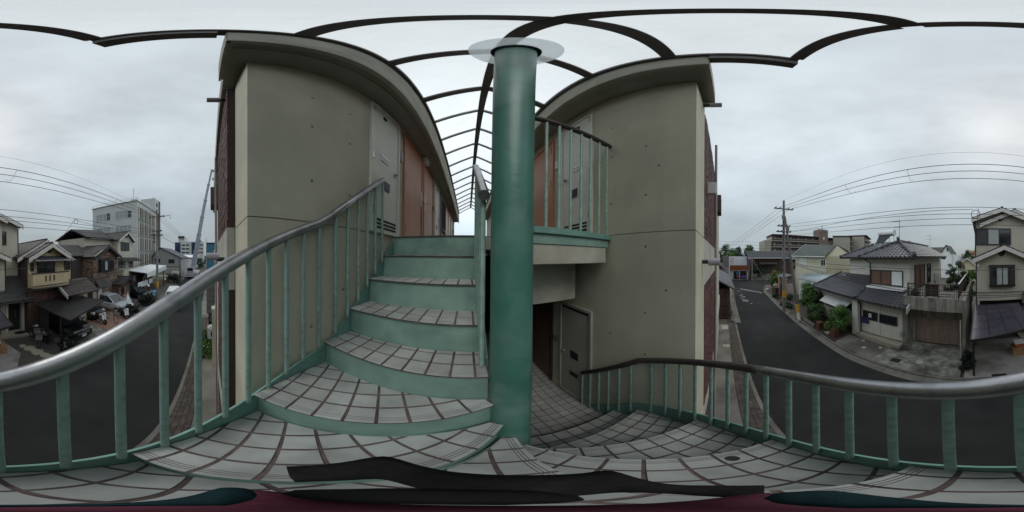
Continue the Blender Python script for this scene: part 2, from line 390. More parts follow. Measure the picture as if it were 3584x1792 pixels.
# ------------------------------------------------------------------ ground, road, far land
structure('ground', MB().box(-700, 700, -700, 700, G-.6, G-.05), earth_m)
far_edge = [(-46,-6.1),(-18,-5.85),(-8,-5.6),(-1.5,-5.3),(1.2,-5.13),(3.6,-5.17),(5.5,-5.15),(7.8,-5.28),(10.7,-5.4),(14.45,-5.58),(18.5,-5.75),(24,-6.1),(27.5,-6.9),(31,-8.2),(31,-40)]
near_edge = [(38.2,-40),(38.2,30),(33,30),(32.5,-.2),(31,-1.6),(28.4,-1.81),(13.4,-1.42),(12.3,-.93),(-46,-.98)]
structure('road', MB().prism(far_edge+near_edge, G-.3, G), asphalt)
# gutters: L shaped kerb stones on the far side, piece by piece
t = MB()
kb = MB()
for (a, b) in zip(far_edge[:-2], far_edge[1:-1]):
    a, b = V3((*a,0)), V3((*b,0)); d = b-a; n_ = max(1, int(d.length/.62)); u = d.normalized(); p = V3((u.y,-u.x,0))
    for i in range(n_):
        s0 = a + d*(i/n_) + u*.006; L = d.length/n_-.012
        if s0.x < -24 or s0.x > 26: continue
        z = random.uniform(-.004,.004)
        kb.obox(V3((s0.x,s0.y,G-.1)), u*L, p*.42, Z_*(.106+z)); kb.obox(V3((s0.x,s0.y,G-.1))+p*.425, u*L, p*.13, Z_*(.17+z))
kb.build('kerb_stones', gutter_m, kind='structure')
# paver strip beside the building
pv = MB()
for i in range(0, 270):
    for j in range(4):
        x = -13 + i*.103 + (.05 if j % 2 else 0)
        if -.02 < 0: pv.box(x, x+.096, -.90+j*.125, -.90+j*.125+.117, G-.05, G+.022+random.uniform(-.005,.006))
pv.build('paver_strip', paver_m, kind='structure')
structure('near_kerb', MB().box(-46, 12.2, -1.02, -.905, G-.1, G+.03), gutter_m)
structure('building_apron', MB().box(-7.2, 12.2, -.395, .3, G-.1, G+.03).box(-46,-13.05,-.9,.3,G-.1,G+.02), gutter_m)
structure('concrete_pad', MB().box(8.7, 9.0, -.36, 0, G, G+.036).box(11.3,12.1,-.36,.1,G,G+.036), step_m)
structure('gutter_strip', MB().box(12.6, 28, -1.38, -.8, G-.1, G+.012), gutter_m)
# far side plots
structure('garage_apron', MB().prism([(4.3,-8.6),(4.6,-5.75),(.75,-5.75),(.75,-8.6)], G-.1, G+.045), apron_d)
structure('house_front_apron', MB().prism([(8.0,-7.2),(7.2,-5.85),(4.6,-5.75),(4.35,-7.3)], G-.1, G+.035), gutter_m)
structure('front_step_strip', MB().prism([(7.2,-7.55),(7.2,-7.9),(4.0,-7.95),(4.0,-7.4)], G-.1, G+.22), step_m)
structure('driveway', MB().prism([(.6,-9.5),(.6,-5.7),(-2.2,-5.75),(-3.0,-7.2),(-2.6,-9.1),(-2.6,-9.5)], G-.1, G+.05), apron_m)
structure('forecourt', MB().prism([(-2.2,-5.76),(-8.6,-5.9),(-8.6,-12),(-2.62,-12),(-2.62,-9.1),(-3.02,-7.2)], G-.1, G+.03), path_m)
structure('pink_paving', MB().prism([(-8.65,-6.0),(-13.6,-6.1),(-13.6,-11),(-8.65,-11)], G-.1, G+.04), pink_m)
structure('dark_yard', MB().prism([(-13.65,-6.15),(-24,-6.2),(-24,-12),(-13.65,-12)], G-.1, G+.03), path_m)
structure('door_step', MB().prism([(-2.3,-9.15),(-4.5,-8.9),(-4.75,-10.3),(-2.3,-10.3)], G, G+.2), step_m)
structure('concrete_pad_by_car', MB().prism([(-5.2,-6.15),(-5.2,-11),(-8.6,-11),(-8.6,-6.4)], G-.1, G+.055), apron_d)
# natural stones at the edge of the forecourt
for i, (x, y, r) in enumerate([(-3.4,-7.9,.2),(-3.62,-7.5,.33),(-3.75,-6.95,.36),(-3.9,-6.45,.3),(-4.1,-6.15,.22)]):
    pts = [(x+r*random.uniform(.75,1.1)*math.cos(a*.785), y+r*random.uniform(.75,1.1)*math.sin(a*.785)) for a in range(8)]
    o = MB().prism(pts, G, G+.06+.01*i).build('paving_stone', step_m, bevel=.015)
    tag(o, ['largest','second','middle','fourth','nearest'][i] and ['small flat stone at the house end of the curved row','second flat stone from the house in the curved row','middle and broadest flat stone of the curved row','flat stone next to the last, toward the road','small last flat stone of the row, nearest the road'][i], 'stone', 'flat stones along the forecourt')
# worn white road lettering and stop line
mk = MB()
def stroke(a, b, w=.13): mk.bar((a[0],a[1],G+.006), (b[0],b[1],G+.006), w, .004)
for a, b in [((25.3,-2.5),(25.5,-2.35)),((22.9,-2.7),(22.6,-2.4)),((22.3,-2.25),(21.6,-2.85)),((22.0,-2.6),(22.0,-2.2)),((21.4,-2.95),(21.4,-2.45)),((20.2,-2.5),(18.9,-2.85)),((19.4,-3.1),(19.3,-2.3)),((20.0,-2.95),(19.6,-2.3)),((18.2,-3.25),(18.0,-3.05)),((20.9,-2.2),(20.5,-2.5))]: stroke(a, b)
mk.build('worn_road_lettering', lime, kind='structure')
MB().bar((27.3,-2.9,G+.006),(23.6,-5.75,G+.006),.22,.004).build('stop_line', lime, kind='structure')
hb = MB()
for cx, cy, rr, hh in [(420,-60,140,17),(330,160,90,12),(460,-220,150,15),(120,-420,120,9)]: hb.sphere((cx,cy,G-2), rr, 24, 10, (1,1,hh/rr))
hb.build('hills', hill_m, kind='structure', smooth='all')

# ------------------------------------------------------------------ the two concrete blocks either side of the stair
XL, XR, YF, YB = -.955, 1.37, .215, 11.7
FL = .235; RISE = .234; FL2 = FL - 12*RISE
def ps_door(parent, xw, s, y0, y1, z0, z1, dim=False, hinge_far=False):
    """service door on the wall x = xw, s = direction out of the wall"""
    fr = .035
    f = MB()
    for a, b, c, d in ((y0-fr,y0,z0-.02,z1+fr),(y1,y1+fr,z0-.02,z1+fr),(y0,y1,z1,z1+fr),(y0,y1,z0-.02,z0)):
        f.box(xw+s*.001, xw+s*.03, a, b, c, d)
    dm = shaded_door_m if dim else white_door
    fo = f.build('door_frame', dm, parent)
    d = MB().box(xw+s*.001, xw+s*.012, y0+.004, y1-.004, z0+.004, z1-.004).build('service_door', dm, parent, bevel=.002)
    h, w = z1-z0, y1-y0
    def on(name, m, ya, yb, za, zb, th=.01): return MB().box(xw+s*.0125, xw+s*(.0125+th), ya, yb, za, zb).build(name, m, d)
    for zz in (z0+.09*h, z0+.93*h, z0+.45*h): on('hinge', chrome, (y0+.008 if not hinge_far else y1-.03), (y0+.03 if not hinge_far else y1-.008), zz, zz+.1, .012)
    if not dim:
        MB().disc((xw+s*.0125, y0+w*.42, z1-.16), (s,0,0), .045, .006, 18).build('vent_cap', dark_slot, d)
        p = MB(); ym = y0+w*.42; zm = z0+h*.50
        on('name_plate', white_m, ym-.1, ym+.1, zm-.05, zm+.05, .008)
        MB().box(xw+s*.022, xw+s*.026, ym-.085, ym+.085, zm+.012, zm+.034).build('plate_strip', chrome, d)
        MB().disc((xw+s*.0125, y1-.09, z0+h*.44), (s,0,0), .028, .03, 14).build('lock', chrome, d)
        MB().disc((xw+s*.043, y1-.09, z0+h*.44), (s,0,0), .016, .006, 12).build('keyhole', dark_slot, d)
        on('navy_plate', navy, y0+w*.42, y0+w*.60, z0+h*.27, z0+h*.33, .012)
        for k in range(3): on('vent_slot', dark_slot, y0+.06, y1-.06, z0+.03+.045*k, z0+.055+.045*k, .004)
    else:
        on('vent_slot', dark_slot, y0+.01, y1-.03, z1-.05, z1-.02, .004)
        on('meter_window', dark_slot, y0+w*.36, y0+w*.62, z0+h*.50, z0+h*.58, .006)
        on('meter_window', dark_slot, y0+w*.36, y0+w*.64, z0+h*.28, z0+h*.33, .006)
        MB().disc((xw+s*.0125, y1-.07, z0+h*.53), (s,0,0), .028, .03, 14).build('lock', chrome, d)
    return d
def flat_door(parent, xw, s, y0, y1, z0, z1, handle_far=True, m=None):
    f = MB(); fr = .045
    for a, b, c, d in ((y0-fr,y0,z0,z1+fr),(y1,y1+fr,z0,z1+fr),(y0,y1,z1,z1+fr)): f.box(xw+s*.001, xw+s*.035, a, b, c, d)
    f.build('door_frame', orange if m is None else bronze, parent)
    d = MB().box(xw+s*.001, xw+s*.018, y0+.004, y1-.004, z0+.01, z1-.004).build('flat_door', m or orange, parent, bevel=.002)
    yh = (y1-.07) if handle_far else (y0+.07); q = -1 if handle_far else 1
    hm = MB().box(xw+s*.0185, xw+s*.028, yh-.022, yh+.022, z0+.78, z0+1.1)
    hm.tube([(xw+s*.028,yh,z0+.93),(xw+s*.075,yh,z0+.93),(xw+s*.075,yh+q*.13,z0+.925)], .009, 8)
    hm.build('handle', chrome, d, smooth=True)
    for zz in (z0+.12, z0+1.0, z1-.3): MB().box(xw+s*.0185, xw+s*.034, (y0+.004 if handle_far else y1-.02), (y0+.02 if handle_far else y1-.004), zz, zz+.14).build('hinge', dark_slot, d)
    return d
tie_m = mat('tie_hole', (.14,.135,.11), .9)
def holes(parent, xw, s, pts):
    for y, z in pts:
        MB().torus((xw+s*.0005, y, z), (1,0,0), .011, .002, 12, 5).disc((xw, y, z), (s,0,0), .006, .001, 10).build('form_tie_hole', tie_m, parent, smooth=True)
def brick_wall(parent, x0, x1, y, zr):
    """front cladding of thin bricks, courses from the street up"""
    MB().box(x0, x1, y, y+.12, zr[0], zr[1]).build('brick_backing', mortar, parent)
    b = MB(); z = zr[0]; k = 0
    while z < zr[1]-.05:
        x = x0 + (.1 if k % 2 else 0) - .1
        while x < x1:
            a, c = max(x, x0), min(x+.205, x1)
            if c-a > .03: b.box(a, c, y-.012+random.uniform(-.003,.003), y+.004, z, z+.058)
            x += .215
        z += .07; k += 1
    b.build('brick_courses', brick_m, parent, kind='stuff')
def spout(parent, x, y, z, up=0):
    g = MB().tube([(x,y,z),(x,y-.09,z)], .022, 10).build('bracket', bronze, parent, smooth=True)
    MB().tube([(x,y-.07,z+up),(x,y-.20,z+up)], .04, 16).build('drain_spout', crane_b, parent, smooth=True)

# left block
lb = thing('apartment_block', 'grey concrete apartment block on the left of the green stair, orange doors along its gallery', 'building', (XL-.3, 2, G))
w = MB().box(-1.45, XL, YF, YB, FL+.004, 2.38).box(-1.45, XL, YF, YB, FL2+.006, FL-.004).box(-1.45, XL, YF, YB, G, FL2-.006)
w.build('wall', concrete, lb)
MB().box(-1.44, XL-.008, YF+.008, YB-.01, FL-.006, FL+.014).box(-1.44, XL-.008, YF+.008, YB-.01, FL2-.008, FL2+.008).build('wall_joint', greywall, lb)
MB().box(-9, -1.46, .21, YB-.01, G, 2.37).build('house_mass', concrete, lb)
MB().box(-9, -1.452, .14, .209, -.32, FL+.01).box(-9, -1.452, .14, .209, -3.15, -2.57).build('spandrel_band', concrete_pale, lb)
brick_wall(lb, -3.5, -1.453, .155, (FL+.012, 2.36)); brick_wall(lb, -3.5, -1.453, .155, (-2.565, -.325)); brick_wall(lb, -3.5, -1.453, .155, (G, -3.155))
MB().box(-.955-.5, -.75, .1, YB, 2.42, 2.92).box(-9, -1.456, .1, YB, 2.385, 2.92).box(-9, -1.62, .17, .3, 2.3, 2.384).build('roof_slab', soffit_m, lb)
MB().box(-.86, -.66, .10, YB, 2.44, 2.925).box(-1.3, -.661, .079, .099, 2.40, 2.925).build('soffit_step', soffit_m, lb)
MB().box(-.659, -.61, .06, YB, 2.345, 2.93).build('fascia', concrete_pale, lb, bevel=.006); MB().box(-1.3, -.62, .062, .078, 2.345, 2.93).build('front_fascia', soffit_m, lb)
ps_door(lb, XL, 1, 1.41, 2.05, .27, 2.27)
flat_door(lb, XL, 1, 2.30, 3.22, FL, 2.24, True); flat_door(lb, XL, 1, 3.40, 4.3, FL, 2.24, False)
ps_door(lb, XL, 1, 4.62, 5.25, .27, 2.27)
flat_door(lb, XL, 1, 6.9, 7.8, FL, 2.24, True); flat_door(lb, XL, 1, 7.95, 8.85, FL, 2.24, False)
MB().box(XL+.001, XL+.05, 5.5, 5.6, FL, 2.3).box(XL+.001, XL+.05, 6.55, 6.65, FL, 2.3).build('wall_pilaster', greywall, lb)
window(lb, (XL+.002, 6.5, .9), -Y_, X_, .9, 1.2, 2)
ps_door(lb, XL, 1, 9.3, 9.9, .27, 2.27)
MB().box(XL+.001, XL+.03, 2.12, 2.2, 1.52, 1.72).box(XL+.03, XL+.036, 2.14, 2.18, 1.56, 1.64).build('intercom', crane_b, lb)
MB().box(XL+.001, XL+.03, 4.42, 4.48, 1.2, 1.4).build('doorbell', bronze, lb)
MB().box(XL+.001, XL+.11, 3.27, 3.52, 2.20, 2.34).build('wall_light', white_m, lb, bevel=.012)
MB().box(XL+.001, XL+.06, 10.4, 10.8, 1.0, 1.7).build('meter_box', bronze, lb)
holes(lb, XL, 1, [(.675,1.68),(.675,1.17),(.675,.57),(1.08,1.68),(1.08,1.17),(1.08,.55),(.675,-.55),(1.0,-.3),(.5,-1.2)])
spout(lb, -1.75, .15, -.05, .03); spout(lb, -1.62, .16, 2.26)
MB().tube([(-3.62,.1,2.45),(-3.62,.1,-.2),(-3.62,.11,G)], .024, 10).build('downpipe', greywall, lb, smooth=True)
MB().box(-4.9, -4.3, -.02, .209, 1.36, 1.9).build('wall_box', brownwall, lb, bevel=.01)
# right block
rb = thing('apartment_block', 'grey concrete apartment block right of the stair, service doors on two floors', 'building', (XR+.3, 2, G))
YFR = .235
w = MB().box(XR, 1.98, YFR, YB, FL+.004, 2.58).box(XR, 1.98, YFR, YB, FL2+.006, FL-.004).box(XR, 1.98, YFR, YB, G, FL2-.006)
w.build('wall', concrete, rb)
MB().box(XR+.008, 1.97, YFR+.008, YB-.01, FL-.006, FL+.014).box(XR+.008, 1.97, YFR+.008, YB-.01, FL2-.008, FL2+.008).build('wall_joint', greywall, rb)
MB().box(1.99, 11, .30, YB-.01, G, 2.42).build('house_mass', concrete, rb)
MB().box(1.982, 11, .235, .299, -.35, FL+.005).box(1.982, 11, .235, .299, -3.15, -2.57).build('spandrel_band', concrete_pale, rb)
brick_wall(rb, 1.983, 5.2, .24, (FL+.01, 2.43)); brick_wall(rb, 1.983, 5.2, .24, (-2.565, -.355)); brick_wall(rb, 1.983, 5.2, .24, (G, -3.155))
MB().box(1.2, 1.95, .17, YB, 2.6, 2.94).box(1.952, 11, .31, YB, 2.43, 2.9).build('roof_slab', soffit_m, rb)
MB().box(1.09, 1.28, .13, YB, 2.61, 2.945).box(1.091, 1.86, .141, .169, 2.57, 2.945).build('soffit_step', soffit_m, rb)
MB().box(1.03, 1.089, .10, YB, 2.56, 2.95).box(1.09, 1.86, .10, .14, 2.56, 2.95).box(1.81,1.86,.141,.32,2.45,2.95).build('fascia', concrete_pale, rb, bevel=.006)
ps_door(rb, XR, -1, 1.45, 2.07, .30, 2.34)
flat_door(rb, XR, -1, 2.38, 3.3, FL, 2.3, True); flat_door(rb, XR, -1, 3.5, 4.4, FL, 2.3, False)
ps_door(rb, XR, -1, 4.8, 5.4, .3, 2.34)
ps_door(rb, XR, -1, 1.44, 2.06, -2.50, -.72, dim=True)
flat_door(rb, XR, -1, 2.38, 3.3, FL2, -.72, True, shutter_b)  # orange door coloured brown, the unlit passage's shade put into its colour
MB().box(XR-.03, XR-.001, 2.18, 2.27, 1.55, 1.72).disc((XR-.031,2.22,1.66),(-1,0,0),.018,.006,12).build('intercom', white_m, rb)
MB().box(XR-.03, XR-.001, 2.16, 2.26, -1.45, -1.36).build('doorbell', chrome, rb)
MB().box(XR-.02, XR-.001, 2.1, 2.32, -.64, -.50).build('emergency_sign', dark_slot, rb)
holes(rb, XR, -1, [(.71,1.25),(.71,.62),(.71,.1),(1.13,1.79),(1.13,1.24),(1.13,.6),(.58,.94),(.71,-.55),(.71,-1.05),(1.13,-.9),(.5,-.3)])
spout(rb, 1.80, .235, -.05, .0); spout(rb, 1.72, .22, 2.33)
MB().tube([(2.95,.135,2.42),(2.95,.135,-.15),(2.95,.16,G)], .024, 10).build('downpipe', greywall, rb, smooth=True)
MB().box(4.3, 4.8, .06, .235, 1.24, 1.74).build('wall_box', brownwall, rb, bevel=.01)
MB().box(2.3,2.36,.1,.235,.95,1.15).build('wall_lamp', white_m, rb, bevel=.01)
# added wall shutting the lower passage so no daylight enters from behind
lp = MB().box(XL, XR, 7.0, 7.15, FL2-.1, FL-.2).build('passage_light_block', brownwall); tag(lp, 'added dark brown wall keeping daylight out of the lower passage behind the stair', 'wall')

# ------------------------------------------------------------------ gallery floor with its balcony rail
gal = thing('gallery', 'upper gallery floor with its green balcony rail beside the pillar', 'walkway', (.9, 1.14, FL))
MB().box(XL+.004, XR-.004, 1.895, YB, FL-.16, FL-.012).box(.485, XR-.004, 1.20, 1.893, FL-.16, FL-.012).build('floor_slab', concrete_pale, gal)
def tile_rect(parent, x0, x1, y0, y1, z, p=.12, gx=.012):
    mb = MB(); x = x0
    while x < x1-.02:
        y = y0
        while y < y1-.02:
            mb.box(x+gx/2, min(x+p, x1)-gx/2, y+gx/2, min(y+p, y1)-gx/2, z-.006, z+random.uniform(-.0006,.0006)); y += p
        x += p
    return mb
MB().box(XL+.005, XR-.005, 1.9, YB, FL-.011, FL-.004).build('grout_bed', grout, gal)
g2 = tile_rect(gal, XL+.01, XR-.01, 1.93, 6.5, FL); g2.build('floor_tiles', tile_m, gal, kind='stuff')
MB().box(.485, XR-.006, 1.125, 1.195, FL-.055, FL-.001).build('edge_curb', teal, gal, bevel=.004)
MB().box(.487, XR-.03, 1.15, 1.19, FL-.135, FL-.056).build('edge_band', teal_riser, gal)
MB().box(.487, XR-.05, 1.16, 1.32, FL-.30, FL-.137).build('edge_beam', concrete_pale, gal, bevel=.004)
MB().box(.40, XR-.12, 1.6, 1.78, -.53, FL-.17).build('cross_beam', concrete_pale, gal)
MB().tube([(.42,1.14,1.405),(.9,1.14,1.405),(XR-.02,1.14,1.41)], .03, 14).build('handrail', brown_rail, gal, smooth=True)
bal_me = None
for i in range(8):
    x = .475 + i*.118
    o = MB().tube([(x,1.14,FL-.02),(x,1.14,1.38)], .0135, 8).build('baluster', teal_bal, gal, smooth=True)

# ------------------------------------------------------------------ the stair
CX, CY = .215, .765; RT, RB_, RS = 1.14, 1.13, 1.152
st = thing('staircase', 'green painted half-turn stair with grey tiled treads winding round a teal pillar', 'staircase', (CX, CY, FL2))
ang = {'e': 360, 'd': 329.5, 'c': 298.5, 'b': 268, 'a': 238.5, '1': 209, '2': 180}
def pol(a, r): return (CX + r*math.cos(R(a)), CY + r*math.sin(R(a)))
def clip(poly, f):
    o = []
    for i in range(len(poly)):
        a, b = poly[i], poly[(i+1) % len(poly)]; fa, fb = f(a), f(b)
        if fa >= 0: o.append(a)
        if fa*fb < 0: t = fa/(fa-fb); o.append((a[0]+(b[0]-a[0])*t, a[1]+(b[1]-a[1])*t))
    return o
def area(p): return abs(sum(p[i][0]*p[(i+1)%len(p)][1]-p[(i+1)%len(p)][0]*p[i][1] for i in range(len(p)))/2)
def make_tiles(step, poly, o, u, v, z, pitch=.121, g=.0145, single=True, phase=.03):
    """square tiles laid from the nosing (through o along u, depth v), clipped to the tread polygon"""
    us = [(p[0]-o[0])*u[0]+(p[1]-o[1])*u[1] for p in poly]; vs_ = [(p[0]-o[0])*v[0]+(p[1]-o[1])*v[1] for p in poly]
    a0 = math.floor((min(us)-phase)/pitch)*pitch + phase; rows = int(max(vs_)/pitch)+1
    joined = MB()
    for j in range(rows):
        a = a0
        while a < max(us):
            lo, hi, b0, b1 = a+g/2, a+pitch-g/2, j*pitch + (g/2 if j else -.012), (j+1)*pitch-g/2
            bands = [(b0, b1)]
            if j == 0: bands = [(b0, .014), (.0175, .026), (.0295, .038), (.0415, b1)]
            mb = MB(); dz = random.uniform(-.0008, .0008)
            for q0, q1 in bands:
                c = poly
                for f in (lambda p: (p[0]-o[0])*u[0]+(p[1]-o[1])*u[1]-lo, lambda p: hi-((p[0]-o[0])*u[0]+(p[1]-o[1])*u[1]),
                          lambda p: (p[0]-o[0])*v[0]+(p[1]-o[1])*v[1]-q0, lambda p: q1-((p[0]-o[0])*v[0]+(p[1]-o[1])*v[1])):
                    c = clip(c, f)
                    if len(c) < 3: break
                if len(c) >= 3 and area(c) > 5e-5: mb.prism(c, z-.0085, z+dz)
            if mb.v:
                if single: mb.build('tile', tile_m, step)
                else: joined.v, joined.f = (joined.v + mb.v, joined.f + [tuple(i+len(joined.v) for i in f) for f in mb.f])
            a += pitch
    if not single and joined.v: joined.build('tiles', tile_m, step, kind='stuff')
def winder(a_front, a_back, z, single=True):
    n = 8
    def fan(r, f, b): return [pol(f + (b-f)*i/n, r) for i in range(n+1)]
    inner = .095
    fr = R(a_front); rc = .026; dv = (math.sin(fr)*rc, -math.cos(fr)*rc)
    body = [pol(a_front, inner)] + fan(RT, a_front, a_back-3) + [pol(a_back-3, inner)]
    body[0] = (body[0][0]+dv[0], body[0][1]+dv[1]); body[1] = (body[1][0]+dv[0], body[1][1]+dv[1])
    s = MB().prism(body, z-RISE-.06, z-.0095).build('step', teal_riser, st)
    fr = R(a_front); u = (math.cos(fr), math.sin(fr)); v = (math.sin(fr), -math.cos(fr))
    nose = .004
    top = [(pol(a_front, inner)[0]-v[0]*nose, pol(a_front, inner)[1]-v[1]*nose), (pol(a_front, RT)[0]-v[0]*nose, pol(a_front, RT)[1]-v[1]*nose)] + fan(RT, a_front, a_back-1)[1:] + [pol(a_back-1, inner)]
    MB().prism(top, z-.0135, z-.0045).build('grout_bed', grout, s)
    make_tiles(s, top, pol(a_front, 0), u, v, z, single=single, phase=.10)
    return s
seq = [('e','d'),('d','c'),('c','b'),('b','a'),('a','1'),('1','2')]
zt = {'2': FL-4*RISE, '1': FL-5*RISE, 'a': FL-6*RISE, 'b': FL-7*RISE, 'c': FL-8*RISE, 'd': FL-9*RISE, 'e': FL-10*RISE, 'f': FL-11*RISE}
STEP = {}
for k, nx in (('1','2'),('a','1'),('b','a'),('c','b'),('d','c'),('e','d')): STEP[k] = winder(ang[k], ang[nx], zt[k])
def straight(name, x0, x1, y0, y1, z, up=True, single=True):
    body = [(x0,y0),(x1,y0),(x1,y1),(x0,y1)]
    s = MB().box(x0, x1, y0+(.012 if up else 0), y1-(0 if up else .012), z-RISE-.06, z-.0095).build('step', teal_riser, st)
    n = .006
    if up: top = [(x0,y0-n),(x1,y0-n),(x1,y1),(x0,y1)]; o, u, v = (x1,y0), (-1,0), (0,1)
    else: top = [(x0,y0),(x1,y0),(x1,y1+n),(x0,y1+n)]; o, u, v = (x0,y1), (1,0), (0,-1)
    MB().prism(top, z-.0135, z-.0045).build('grout_bed', grout, s)
    make_tiles(s, top, o, u, v, z, single=single, phase=-.06)
    return s
xl0, xl1 = -.915, .105
for i, k in enumerate(['2','3','4','5']):
    straight(k, xl0, xl1, CY+.28*i+(.002 if i == 0 else 0), CY+.28*(i+1)+.004, FL-(4-i)*RISE, True, single=i < 3)
MB().box(xl0, xl1, CY+1.128, 1.9, FL-RISE-.05, FL-.010).build('step', teal_riser, st)
MB().box(xl0, xl1, CY+1.108, 1.93, FL-.0095, FL+.001).build('top_nosing', gutter_m, st)
xr0, xr1 = .32, 1.352
straight('f', xr0, xr1, CY+.003, CY+.28, zt['f'], False, single=False)
MB().box(.0, XR-.002, CY+.282, 7.0, FL2-.2, FL2-.0095).build('lower_floor', concrete_pale, st)
MB().box(.002, XR-.004, CY+.283, 7.0, FL2-.009, FL2-.0045).build('grout_bed', grout, st)
tile_rect(st, .01, XR-.01, CY+.29, 5.0, FL2).build('floor_tiles', tile_m, st, kind='stuff')
MB().tube([(.572,-.035,zt['c']-.005),(.572,-.035,zt['c']+.003)], .022, 18).torus((.572,-.035,zt['c']+.002),Z_,.024,.003,18,5).build('drain_hole', dark_slot, STEP['c'])
# outer stringer plate
def zs(a): return -.755 - .0066*(a-180)
sv = MB(); n = 60
ps = [(-.925, CY+1.16-.02*i, zs(180)+.8*(1.16-.02*i)) for i in range(0, 58)]
P = [(-.925, CY+1.16, zs(180)+.835*1.16), (-.925, CY+.05, zs(180)+.835*.05)] + [(*pol(180+180*i/n, RS), zs(180+180*i/n)) for i in range(n+1)] + [(1.355, CY+.05, zs(360)-.835*.05), (1.355, CY+.72, zs(360)-.835*.72)]
def strip(path, th, depth):
    mb = MB(); k = len(path); b = []
    for i, (x, y, z) in enumerate(path):
        p0, p1 = V3(path[max(i-1,0)]), V3(path[min(i+1,k-1)]); d = (p1-p0); d.z = 0; d.normalize(); nn = V3((d.y,-d.x,0))
        c = V3((x,y,z)); b.append([c-nn*th/2, c+nn*th/2, c+nn*th/2-Z_*depth, c-nn*th/2-Z_*depth])
    vs = [q for r_ in b for q in r_]; fs = []
    for i in range(k-1):
        for j in range(4): fs.append((4*i+j, 4*i+(j+1)%4, 4*i+4+(j+1)%4, 4*i+4+j))
    fs += [(0,1,2,3), (4*k-1,4*k-2,4*k-3,4*k-4)]
    return mb.add(vs, fs)
strip(P, .014, .52).build('stringer', teal, st, smooth=True)
strip([(.11, CY+.1, zs(180)+.12), (.11, CY+1.12, zs(180)+.98)], .014, .30).build('inner_stringer', teal, st)
strip([(.318, CY+.1, zs(360)-.08), (.318, CY+.40, zs(360)-.34)], .014, .30).build('inner_stringer', teal, st)
# outer handrail: helix between two straight ends
def zr(a): return .245 - .0077*(a-180)
path = [(-.90, 1.57, zr(180)+.815*(1.57-CY)), (-.90, CY+.03, zr(180)+.03)] + [(*pol(180+180*i/72, RB_), zr(180+180*i/72)) for i in range(1, 73)] + [(1.33, CY+.04, zr(360)-.03), (1.325, 1.53, zr(360)-.8*(1.53-CY))]
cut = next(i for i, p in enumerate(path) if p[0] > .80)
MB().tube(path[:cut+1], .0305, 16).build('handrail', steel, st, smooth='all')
MB().tube(path[cut:], .0302, 16).build('handrail', brown_rail, st, smooth='all', label='dark brown lower end of the handrail')
proto = MB().tube([(0,0,-.975),(0,0,-.02)], .0145, 10)
b0 = proto.build('baluster', teal_bal, st, smooth=True, local=True); first = True
spots = []
for k in range(-10, 14):
    a = 254.9 + (7.5 if k > 0 else 7.22)*k + (.4 if k > 0 else 0)
    if 181 < a < 359: spots.append((*pol(a, RB_), zr(a)))
for k in range(6): spots.append((-.90, CY+.095+.14*k, zr(180)+.815*(.095+.14*k)))
for k in range(6): spots.append((1.33, CY+.07+.14*k, zr(360)-.8*(.07+.14*k)))
for i, (x, y, z) in enumerate(spots):
    o = b0 if i == 0 else b0.copy()
    if i: COL.objects.link(o)
    o.location = (x-CX, y-CY, z-FL2)
# inner handrail of the upper flight
MB().tube([(.075,CY+.0,.30),(.075,CY+.80,.30+.815*.8),(.075,CY+.86,.985)], .029, 14).build('inner_handrail', steel, st, smooth=True)
for k in range(6):
    y = CY+.06+.14*k; zz = .30+.815*(y-CY)
    MB().tube([(.078,y,zz-1.0),(.078,y,zz-.02)], .0145, 8).build('inner_baluster', teal_bal, st, smooth=True)
# pillar with its rubber ring and clear rain disc
MB().tube([(CX,CY,G),(CX,CY,-1.2),(CX,CY,2.37)], .104, 40).build('pillar', teal_col, st, smooth=True)
MB().tube([(CX,CY,2.345),(CX,CY,2.392)], .125, 40).build('rubber_ring', black, st, smooth=True)
MB().tube([(CX,CY,2.394),(CX,CY,2.402)], .232, 48).build('clear_disc', clearp2, st, smooth=True)
MB().tube([(CX,CY,2.404),(CX,CY,2.44)], .09, 24).build('pillar_cap', crane_b, st, smooth=True)

# ------------------------------------------------------------------ clear gabled canopy over the gallery
cn = thing('canopy', 'clear ridged canopy on thin dark ribs running over the stair and gallery', 'canopy', (.2, 5, 2.95))
xa, xb, ze, xs_, zs_ = -.61, 1.024, 2.965, .197, 3.40
ribs = [-.48,.36,1.10,2.04,2.73,3.43,4.12,4.86,5.56,6.28,6.98,7.68,8.38,9.08,9.78,10.48,11.2]
for x in (xa, xb):
    s = -1 if x < 0 else 1
    mb = MB().box(x-.04, x+.04, -.5, 11.3, ze-.03, ze+.04).box(x+s*.041, x+s*.075, -.5, 11.3, ze+.005, ze+.06)
    mb.build('eave_beam', iron, cn)
    MB().box(x-s*.02, x+s*.075, -.5, (.028 if s < 0 else .098), ze-.19, ze-.031).build('beam_end', iron, cn)
MB().box(xs_-.05, xs_+.05, -.5, 11.25, zs_-.035, zs_+.02).build('ridge_bar', iron, cn)
for i, y in enumerate(ribs):
    wv = .10 if i < 4 else .05
    for x in (xa, xb):
        s = 1 if x < 0 else -1
        a, b = V3((x+s*.036, y, ze+.012)), V3((xs_-s*.051, y, zs_-.022))
        MB().bar(a, b, wv, .045).build('rib', iron if i < 4 else iron_far, cn)
for i in range(len(ribs)-1):
    for x in (xa, xb):
        s = 1 if x < 0 else -1
        a, b = V3((x, 0, ze+.045)), V3((xs_-s*.052, 0, zs_+.012))
        y0, y1 = ribs[i]+.004, ribs[i+1]-.004
        MB().slab([(a.x,y0,a.z),(b.x,y0,b.z),(b.x,y1,b.z),(a.x,y1,a.z)], (0,0,.004)).build('roof_pane', clearp, cn)

